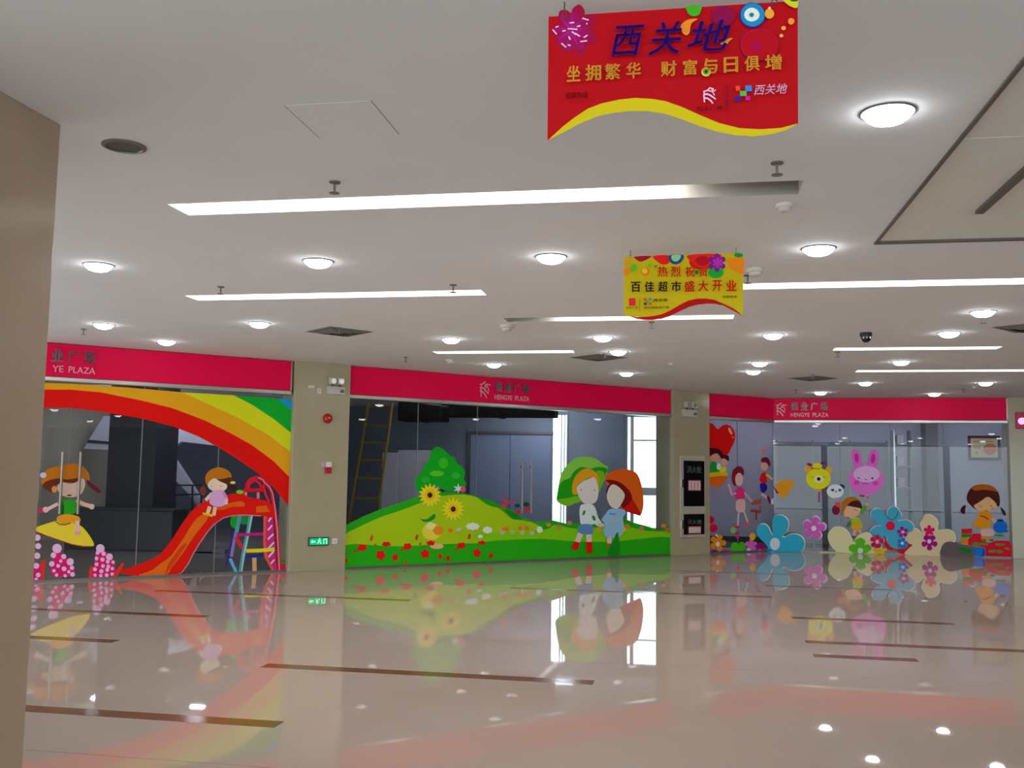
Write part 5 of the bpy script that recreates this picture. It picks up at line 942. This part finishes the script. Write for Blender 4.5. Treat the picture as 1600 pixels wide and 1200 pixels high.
('leaf_strip',(60,140,35),1,0,[535,283,511,263,453,254,396,260,373,278,397,298,455,307,512,301]),
('leaf_strip',(60,140,35),1,0,[860,283,832,266,764,257,696,261,668,277,697,294,765,303,833,299]),
('leaf_strip',(60,140,35),1,0,[708,139,682,119,620,109,559,115,534,133,560,153,622,162,683,157]),
('leaf_strip',(60,140,35),1,0,[814,135,795,111,751,100,708,108,690,131,709,155,753,167,797,158]),
('leaf_strip',(60,140,35),1,0,[847,464,818,446,752,443,687,455,662,476,691,493,757,496,822,484]),
('leaf_strip',(60,140,35),1,0,[960,179,939,170,895,175,855,192,842,210,863,219,906,214,946,197])]),
('block_board','blue foam block standing in front of the red blocks','foam board','B',4.817,39.0,0.0,40,3,[
('block',(20,110,205),0,0,[0,189,218,196,222,49,151,6,14,26]),
('block_side',(40,60,150),0,0,[187,181,226,193,227,49,158,6])]),
('print','','','R',-0.468,0.0,2.825,0,0.4,[
('banner_panel',(160,3,14),0,0,[0,499,910,499,906,39,847,25,776,24,700,32,629,54,569,82,496,120,436,145,387,156,325,162,264,159,202,148,152,131,102,98,58,66,1,17]),
('wave_stripe',(185,165,15),0,0,[3,18,58,68,102,101,152,133,202,150,264,161,325,165,387,158,436,147,496,122,569,84,629,55,700,33,776,25,847,27,906,41,864,18,812,5,747,0,682,8,616,25,557,48,496,75,436,99,375,112,313,116,245,112,189,102,127,79,65,48]),
('firework',(140,6,50),1,0,[93,527,117,539,136,515,138,494,156,497,179,481,176,450,164,436,178,421,184,390,161,375,144,379,143,357,127,334,102,346,92,364,78,353,51,354,42,384,48,404,30,411,13,437,28,462,45,468,37,488,43,519,69,520,85,508]),
('firework',(140,8,80),1,0,[84,502,101,511,114,494,108,466,128,483,146,475,145,454,123,440,149,435,158,416,144,402,119,411,135,387,130,367,111,369,97,395,95,366,78,357,65,373,71,402,51,385,33,392,34,413,56,427,30,432,21,452,35,465,60,457,43,481,49,501,68,499,82,473]),
('firework_rays',(150,20,105),0,0,[89,503,96,455,130,485,106,446,152,444,108,432,145,401,102,421,112,374,90,417,68,377,77,423,35,408,71,435,27,452,73,448,48,490,83,456]),
('spark',(225,170,205),0,0,[54,435,66,437,65,442,52,440]),
('spark',(225,170,205),0,0,[80,466,98,466,98,471,80,471]),
('spark',(225,170,205),0,0,[108,449,122,452,120,457,107,453]),
('spark',(225,170,205),0,0,[100,424,118,411,121,415,103,428]),
('spark',(225,170,205),0,0,[75,414,82,401,86,403,80,416]),
('spark',(225,170,205),0,0,[88,431,103,418,106,422,91,435]),
('spark',(225,170,205),0,0,[15,444,30,425,34,427,18,447]),
('spark',(225,170,205),0,0,[28,451,40,454,38,459,26,455]),
('spark',(225,170,205),0,0,[127,480,152,471,153,475,129,485]),
('spark',(225,170,205),0,0,[142,459,147,456,149,460,145,463]),
('spark',(225,170,205),0,0,[49,387,67,370,70,374,52,391]),
('spark',(225,170,205),0,0,[74,379,85,375,86,380,75,384]),
('spark',(225,170,205),0,0,[122,388,147,390,147,395,121,393]),
('spark',(225,170,205),0,0,[136,403,150,412,147,416,133,408]),
('spark',(225,170,205),0,0,[74,441,110,436,111,441,74,446]),
('green_dot',(60,150,30),1,0,[513,502,564,502,566,483,558,466,540,461,523,469,514,485]),
('magenta_dot',(125,6,60),1,0,[688,453,683,434,667,421,645,417,624,424,608,439,602,459,608,478,624,491,646,495,667,488,683,473]),
('violet_ring',(60,20,110),1,0,[796,448,793,431,784,418,772,408,757,403,740,404,725,411,713,422,705,437,702,454,705,470,713,484,726,494,741,499,757,497,773,491,785,479,793,464]),
('blue_ring',(20,120,165),1,0,[792,449,789,434,782,422,770,413,757,408,742,409,728,415,717,426,710,440,708,455,710,470,718,483,729,492,743,496,757,495,771,489,782,478,789,465]),
('white_ring',(200,205,190),1,0,[774,451,770,438,760,430,747,427,733,431,723,442,720,455,724,467,734,476,747,479,760,474,770,464]),
('ring_eye',(30,100,150),1,0,[754,451,753,447,750,444,746,443,742,445,739,448,737,452,739,456,742,459,746,460,750,459,753,456]),
('orange_dot',(215,145,40),1,0,[826,451,823,441,817,435,809,433,801,436,795,443,793,453,795,462,801,469,809,471,817,468,823,460]),
('shine',(225,170,190),1,0,[814,473,814,471,812,469,809,469,807,470,805,471,804,473,805,475,807,477,809,477,812,477,814,475]),
('orange_dot',(215,130,50),1,0,[896,417,894,411,890,407,885,405,879,407,875,412,874,418,875,424,879,428,885,430,890,428,895,423]),
('orange_dot',(220,150,70),1,0,[866,393,865,389,862,387,858,386,854,387,851,390,850,394,851,398,854,401,858,401,862,400,865,397]),
('orange_dot',(220,150,90),1,0,[857,365,856,362,853,360,850,359,846,360,844,363,843,366,844,369,846,371,850,372,853,371,856,368]),
('corner_dot',(190,180,40),1,0,[859,501,906,500,906,467,884,473,867,487]),
('corner_eye',(20,80,40),1,0,[883,500,906,500,906,491,887,492]),
('pale_ring',(150,15,60),1,0,[840,331,836,312,824,295,806,283,784,277,760,278,738,287,720,301,709,319,705,340,709,360,721,377,739,389,761,394,785,393,807,384,825,370,836,352]),
('pale_ring',(160,3,18),1,0,[838,331,834,312,823,296,806,285,785,280,763,281,742,289,724,302,713,320,710,339,714,358,725,374,742,385,763,390,786,389,807,381,824,368,835,350]),
('pale_dot',(150,4,55),1,0,[783,329,780,318,772,310,761,308,751,311,743,320,740,332,743,343,751,350,762,353,772,349,780,340]),
('flame',(220,125,35),1,0,[492,423,507,441,527,448,553,447,533,433,526,415,524,397,513,387,498,398]),
('flame',(220,135,40),1,0,[633,346,651,361,678,367,665,354,656,344]),
('divider',(120,5,30),0,0,[655,184,654,99,660,98,661,184]),
('logo_block',(50,110,190),0,0,[721,185,744,184,745,163,722,163]),
('logo_block',(70,160,70),0,0,[702,165,725,165,726,146,703,146]),
('logo_block',(60,20,120),0,0,[684,147,704,146,706,127,685,128]),
('logo_block',(190,10,130),0,0,[721,145,737,145,739,128,722,129]),
('logo_block',(215,60,40),0,0,[687,184,702,184,703,166,688,166]),
('bead_ring',(215,185,60),1,0,[599,242,597,234,591,228,583,226,574,229,568,235,566,244,568,252,575,258,583,260,591,257,597,251]),
('bead',(90,150,60),1,0,[594,242,593,236,589,232,583,231,577,233,573,237,571,244,573,250,577,254,583,255,589,253,593,248]),
('bead_eye',(10,50,25),1,0,[588,243,587,240,585,238,583,237,580,238,578,240,578,243,578,246,580,248,583,249,585,248,587,246]),
('logo_branch',(220,165,195),0,0,[573,166,588,170,596,179,609,173,610,179,595,184,586,175,572,171]),
('logo_branch',(220,165,195),0,0,[574,154,586,156,597,150,615,136,618,140,600,155,587,162,573,160]),
('logo_branch',(220,165,195),0,0,[574,142,586,140,596,132,604,121,608,124,600,136,588,145,574,148]),
('logo_branch',(220,165,195),0,0,[573,170,572,151,574,128,579,128,577,151,578,170]),
('logo_branch',(220,165,195),0,0,[589,169,603,165,611,151,614,153,605,169,590,173]),
('logo_branch',(220,165,195),0,0,[600,175,609,165,618,171,616,174,610,169,603,178])]),
('print','','','Y',-0.542,0.0,2.817,0,0.4,[
('banner_panel',(178,158,8),0,0,[1,508,920,513,916,22,875,57,829,87,769,117,703,150,650,161,583,162,515,150,455,123,394,86,333,52,272,32,203,24,135,26,66,29,3,42]),
('wave_stripe',(165,4,6),0,0,[32,38,101,26,169,26,238,32,299,45,367,75,434,116,502,149,569,163,636,163,703,150,769,119,836,85,875,57,918,17,835,68,769,104,703,119,643,121,576,115,508,98,441,68,367,31,299,9,231,0,162,1,101,12]),
('dot',(150,10,30),1,0,[86,508,216,509,168,476,127,466,100,484]),
('dot',(205,20,15),1,0,[230,508,357,509,353,450,305,437,258,466]),
('dot_ring',(30,60,120),1,0,[353,509,465,510,448,454,401,436,363,456]),
('dot_eye',(130,185,130),1,0,[374,509,445,509,425,465,384,466]),
('red_dot',(195,15,10),1,0,[657,449,647,420,620,400,583,393,546,402,519,424,509,452,519,481,547,501,584,508,621,499,648,477]),
('red_fan',(205,30,15),1,0,[503,509,731,511,745,471,664,396,583,412,516,463]),
('crimson_dot',(165,5,25),1,0,[664,459,657,440,637,426,610,422,583,428,564,442,557,462,564,481,584,494,611,499,637,493,657,478]),
('orange_dot',(220,120,15),1,0,[798,466,920,476,919,352,864,364,818,399,798,434]),
('green_cap',(20,130,60),1,0,[918,495,913,487,901,481,885,479,868,482,856,488,851,497,856,505,868,511,885,513,901,510,913,503]),
('green_dot',(20,150,40),1,0,[772,362,764,340,742,325,712,319,682,326,660,343,652,365,660,387,682,403,712,408,742,402,764,385]),
('violet_flower',(110,20,130),1,0,[701,501,721,515,742,500,741,475,762,488,784,476,782,450,761,439,782,426,783,401,761,390,741,404,741,379,721,365,700,380,701,405,680,392,658,404,660,429,681,441,660,454,659,479,681,490,701,476]),
('violet_flower',(170,40,150),1,0,[715,476,726,484,737,475,734,456,748,468,761,462,760,448,742,441,760,434,760,420,748,414,734,427,737,408,726,400,714,408,718,428,703,415,691,422,692,436,710,442,692,450,691,464,703,470,718,457]),
('green_dot',(90,165,25),1,0,[109,417,106,402,95,391,80,387,66,391,55,403,51,419,55,434,66,445,80,449,95,444,105,433]),
('green_dot',(110,165,30),1,0,[220,436,218,427,211,421,203,419,194,422,188,428,186,436,188,445,194,451,203,453,211,450,218,444]),
('green_dot',(60,140,30),1,0,[263,423,261,418,257,414,251,412,245,414,240,418,238,424,240,429,245,433,251,435,257,433,261,429]),
('orange_ring',(215,100,20),1,0,[200,383,196,367,184,356,169,352,153,356,141,369,137,385,141,401,153,412,169,416,184,412,196,400]),
('orange_ring',(210,175,25),1,0,[187,389,184,377,176,369,165,367,154,370,146,378,143,390,146,401,154,409,165,412,176,408,184,400]),
('orange_ring',(215,120,20),1,0,[47,384,44,369,36,359,24,356,12,360,4,370,0,385,3,399,12,409,24,412,36,408,44,398]),
('streamer',(215,130,30),0,0,[9,458,57,489,52,497,4,466]),
('streamer',(215,130,30),0,0,[9,430,57,460,52,469,4,438]),
('streamer',(215,130,30),0,0,[9,398,57,428,52,437,4,406]),
('logo_block',(205,30,40),0,0,[42,174,90,175,94,114,46,113]),
('divider',(130,120,20),0,0,[124,164,124,73,129,73,129,164]),
('logo_block',(205,40,40),0,0,[159,170,181,171,181,153,159,153]),
('logo_block',(40,120,150),0,0,[196,173,218,173,218,156,196,156]),
('logo_block',(40,40,30),0,0,[159,135,181,136,181,118,159,118]),
('logo_block',(205,50,30),0,0,[196,135,218,135,218,118,196,117]),
('logo_block',(60,150,60),0,0,[177,153,199,153,199,135,177,135]),
('bead',(20,110,40),1,0,[581,369,579,361,574,355,566,353,559,355,554,361,552,370,554,378,559,384,566,386,574,384,579,377])])
]
for name, label, cat, w, u, off, v, thick, step, items in ART:
    if cat:
        root = empty(name, wmw(w, u, 0, v), label, cat); y = -off/1000
    else: root = BANNERS[w][0]; y = -off/1000
    for i, (part, col, sm, sub, pts) in enumerate(items):
        p = [(pts[j]/1000, pts[j+1]/1000) for j in range(0, len(pts), 2)]
        if sm: p = smooth_pts(p, 3)
        th = (thick if i == 0 and thick else step)/1000
        link(part, slab_poly(p, y, y-th), vinyl(col), parent=root, local=(BANNERS[w][1] if not cat else None)); y -= th
r = empty('emergency_light', wmw('A', 5.898, 0.12, 2.864), 'white twin-head emergency light at the top of the exit sign pillar', 'emergency light'); wd, hh = 0.295, 0.273
link('battery_box', box(0, wd, -0.07, 0, 0, hh*0.48, 0.008), M_offwhite, parent=r)
for x in (0.27, 0.73):
    hd = link('lamp_head', box(wd*x-wd*0.2, wd*x+wd*0.2, -0.11, -0.02, hh*0.6, hh, 0.012), M_offwhite, parent=r)
    link('reflector', lathe([(0, 0.002), (hh*0.16, 0.002), (hh*0.17, -0.004), (0, -0.004)], 20), M_chrome, parent=hd, local=Matrix.Translation((wd*x, -0.112, hh*0.8)) @ Matrix.Rotation(math.pi/2, 4, 'X'))
    link('swivel', tube((wd*x, -0.05, hh*0.46), (wd*x, -0.05, hh*0.62), 0.014), M_dark, parent=r)
link('indicator', box(wd*0.72, wd*0.95, -0.074, -0.06, hh*0.12, hh*0.3), M_grey, parent=r)
r = empty('emergency_light', wmw('A', 13.669, 0.12, 2.839), 'white twin-head emergency light above the fire hydrant cabinet', 'emergency light'); wd, hh = 0.375, 0.312
link('battery_box', box(0, wd, -0.07, 0, 0, hh*0.48, 0.008), M_offwhite, parent=r)
for x in (0.27, 0.73):
    hd = link('lamp_head', box(wd*x-wd*0.2, wd*x+wd*0.2, -0.11, -0.02, hh*0.6, hh, 0.012), M_offwhite, parent=r)
    link('reflector', lathe([(0, 0.002), (hh*0.16, 0.002), (hh*0.17, -0.004), (0, -0.004)], 20), M_chrome, parent=hd, local=Matrix.Translation((wd*x, -0.112, hh*0.8)) @ Matrix.Rotation(math.pi/2, 4, 'X'))
    link('swivel', tube((wd*x, -0.05, hh*0.46), (wd*x, -0.05, hh*0.62), 0.014), M_dark, parent=r)
link('indicator', box(wd*0.72, wd*0.95, -0.074, -0.06, hh*0.12, hh*0.3), M_grey, parent=r)
r = empty('fire_bell', wmw('A', 5.929, 0.12, 2.466), 'round red alarm bell on the pillar below the emergency light', 'bell')
RX = Matrix.Rotation(math.pi/2, 4, 'X'); M_bell = mat('bell_red', (190, 20, 15), 0.25, noise=0.03)
link('gong', lathe([(0, 0.075), (0.03, 0.074), (0.065, 0.06), (0.078, 0.03), (0.082, 0.012), (0.075, 0.01), (0, 0.01)], 32), M_bell, parent=r, local=RX)
link('base', lathe([(0, 0.0), (0.05, 0.0), (0.05, 0.015), (0, 0.015)], 24), M_dark, parent=r, local=RX)
link('boss', lathe([(0, 0.085), (0.014, 0.084), (0.02, 0.07), (0, 0.07)], 16), M_chrome, parent=r, local=RX)
r = empty('fire_call_point', wmw('A', 5.91, 0.12, 1.571), 'small red fire call point with a white strobe, mid pillar', 'alarm'); wd, hh = 0.104, 0.184
link('box', box(0, wd, -0.05, 0, 0, hh*0.55, 0.006), mat('alarm_red', (185, 20, 50), 0.35, noise=0.03), parent=r)
link('strobe', box(wd*0.05, wd*0.95, -0.06, 0, hh*0.55, hh, 0.008), M_white, parent=r)
link('side_button', box(-wd*0.55, -wd*0.05, -0.02, 0, hh*0.55, hh*0.95, 0.004), mat('pale_pink_plastic', (215, 170, 175), 0.4), parent=r)
r = empty('exit_sign', wmw('A', 5.668, 0.12, 0.405), 'lit green exit sign low on the pillar', 'sign'); wd, hh = 0.343, 0.135
link('casing', box(0, wd, -0.03, 0, 0, hh, 0.004), mat('dark_green_casing', (15, 60, 45), 0.4), parent=r)
link('lit_panel', box(0.015, wd-0.015, -0.034, -0.028, 0.015, hh-0.015), emat('exit_green', (20, 150, 90), 0.9), parent=r)
M_pict = emat('exit_white', (120, 240, 180), 1.1)
def shp(pts): link('pictogram', slab_poly([(wd*x, hh*z) for x, z in pts], -0.034, -0.037), M_pict, parent=r)
shp([(0.40, 0.3), (0.47, 0.45), (0.44, 0.66), (0.54, 0.74), (0.62, 0.6), (0.58, 0.56), (0.53, 0.62), (0.55, 0.48), (0.63, 0.36), (0.6, 0.22), (0.56, 0.24), (0.57, 0.36), (0.5, 0.42), (0.44, 0.24)])
shp([(0.53+0.035*math.cos(k*0.785), 0.84+0.07*math.sin(k*0.785)) for k in range(8)])
shp([(0.1, 0.5), (0.19, 0.75), (0.19, 0.6), (0.33, 0.6), (0.33, 0.4), (0.19, 0.4), (0.19, 0.25)])
shp([(0.72, 0.2), (0.72, 0.82), (0.9, 0.82), (0.9, 0.2), (0.86, 0.2), (0.86, 0.72), (0.76, 0.72), (0.76, 0.2)])
r = empty('wall_socket', wmw('A', 6.076, 0.12, 0.425), 'white wall socket right of the green exit sign', 'socket'); wd, hh = 0.091, 0.091
link('plate', box(0, wd, -0.012, 0, 0, hh, 0.003), M_white, parent=r); link('insert', box(wd*0.25, wd*0.75, -0.014, -0.01, hh*0.3, hh*0.7), M_offwhite, parent=r)
r = empty('wall_plate', wmw('A', 5.587, 0.12, 2.951), 'flat white plate left of the emergency light on the exit sign pillar', 'socket'); wd, hh = 0.097, 0.043
link('plate', box(0, wd, -0.012, 0, 0, hh, 0.003), M_white, parent=r); link('insert', box(wd*0.25, wd*0.75, -0.014, -0.01, hh*0.3, hh*0.7), M_offwhite, parent=r)
r = empty('wall_plate', wmw('A', 5.738, 0.12, 2.866), 'small white square plate beside the emergency light on the exit sign pillar', 'socket'); wd, hh = 0.069, 0.088
link('plate', box(0, wd, -0.012, 0, 0, hh, 0.003), M_white, parent=r); link('insert', box(wd*0.25, wd*0.75, -0.014, -0.01, hh*0.3, hh*0.7), M_offwhite, parent=r)
r = empty('hydrant_cabinet', wmw('A', 13.612, 0.12, 0.361), 'grey steel fire hydrant cabinet with two black glass doors', 'cabinet'); wd, hh = 0.680, 1.672
M_cab = mat('cabinet_grey', (206, 198, 182), 0.35, 0.3, noise=0.03); M_bglass = mat('black_glass', (12, 10, 16), 0.2, noise=0); M_lab = mat('label_white', (225, 205, 205), 0.5, noise=0); M_labr = mat('label_red', (200, 30, 40), 0.5, noise=0)
link('frame', box(0, wd, -0.03, 0, 0, hh, 0.006), M_cab, parent=r)
dz = link('door', box(wd*0.118, wd*0.956, -0.042, -0.028, hh*0.380, hh*0.940, 0.003), M_bglass, parent=r)
link('label_border', box(wd*0.285, wd*0.809, -0.044, -0.04, hh*0.569, hh*0.703), M_labr, parent=dz); link('label_face', box(wd*0.285+0.015, wd*0.809-0.015, -0.046, -0.042, hh*0.569+0.02, hh*0.703-0.02), M_lab, parent=dz)
for k in (0.25, 0.5, 0.75): link('label_line', box(wd*0.285+(wd*0.524)*k-0.01, wd*0.285+(wd*0.524)*k+0.006, -0.048, -0.044, hh*0.569+0.04, hh*0.703-0.04), M_labr, parent=dz)
link('lettering', glyphs('消火栓', wd*0.234, wd*0.835, hh*0.789, hh*0.877, fat=0.01), mat('pale_green_print', (120, 140, 110), 0.5, noise=0), parent=dz, local=loc(0, -0.0435, 0))
link('handle', box(wd*0.02, wd*0.09, -0.055, -0.028, hh*0.610, hh*0.710, 0.004), M_chrome, parent=dz)
dz = link('door', box(wd*0.118, wd*0.956, -0.042, -0.028, hh*0.035, hh*0.285, 0.003), M_bglass, parent=r)
link('label_border', box(wd*0.285, wd*0.809, -0.044, -0.04, hh*0.043, hh*0.137), M_labr, parent=dz); link('label_face', box(wd*0.285+0.015, wd*0.809-0.015, -0.046, -0.042, hh*0.043+0.02, hh*0.137-0.02), M_lab, parent=dz)
link('lettering', glyphs('灭火器', wd*0.260, wd*0.835, hh*0.160, hh*0.215, fat=0.01), mat('pale_green_print', (120, 140, 110), 0.5, noise=0), parent=dz, local=loc(0, -0.0435, 0))
link('handle', box(wd*0.02, wd*0.09, -0.055, -0.028, hh*0.110, hh*0.210, 0.004), M_chrome, parent=dz)
r = empty('alarm_box', wmw('B', 5.703, 0.12, 2.709), 'red wall box with a glowing violet lamp at the right edge', 'alarm'); wd, hh = 0.246, 0.351
link('box', box(0, wd, -0.06, 0, 0, hh, 0.008), mat('alarm_red', (185, 20, 50), 0.35, noise=0.03), parent=r)
link('lamp', lathe([(0, 0.1), (0.05, 0.09), (0.07, 0.06), (0.07, 0.0)], 20), emat('violet_lamp', (200, 160, 255), 1.0), parent=r, local=Matrix.Translation((wd*0.42, -0.055, hh*0.45)) @ Matrix.Rotation(math.pi/2, 4, 'X'))
bpy.context.view_layer.update()
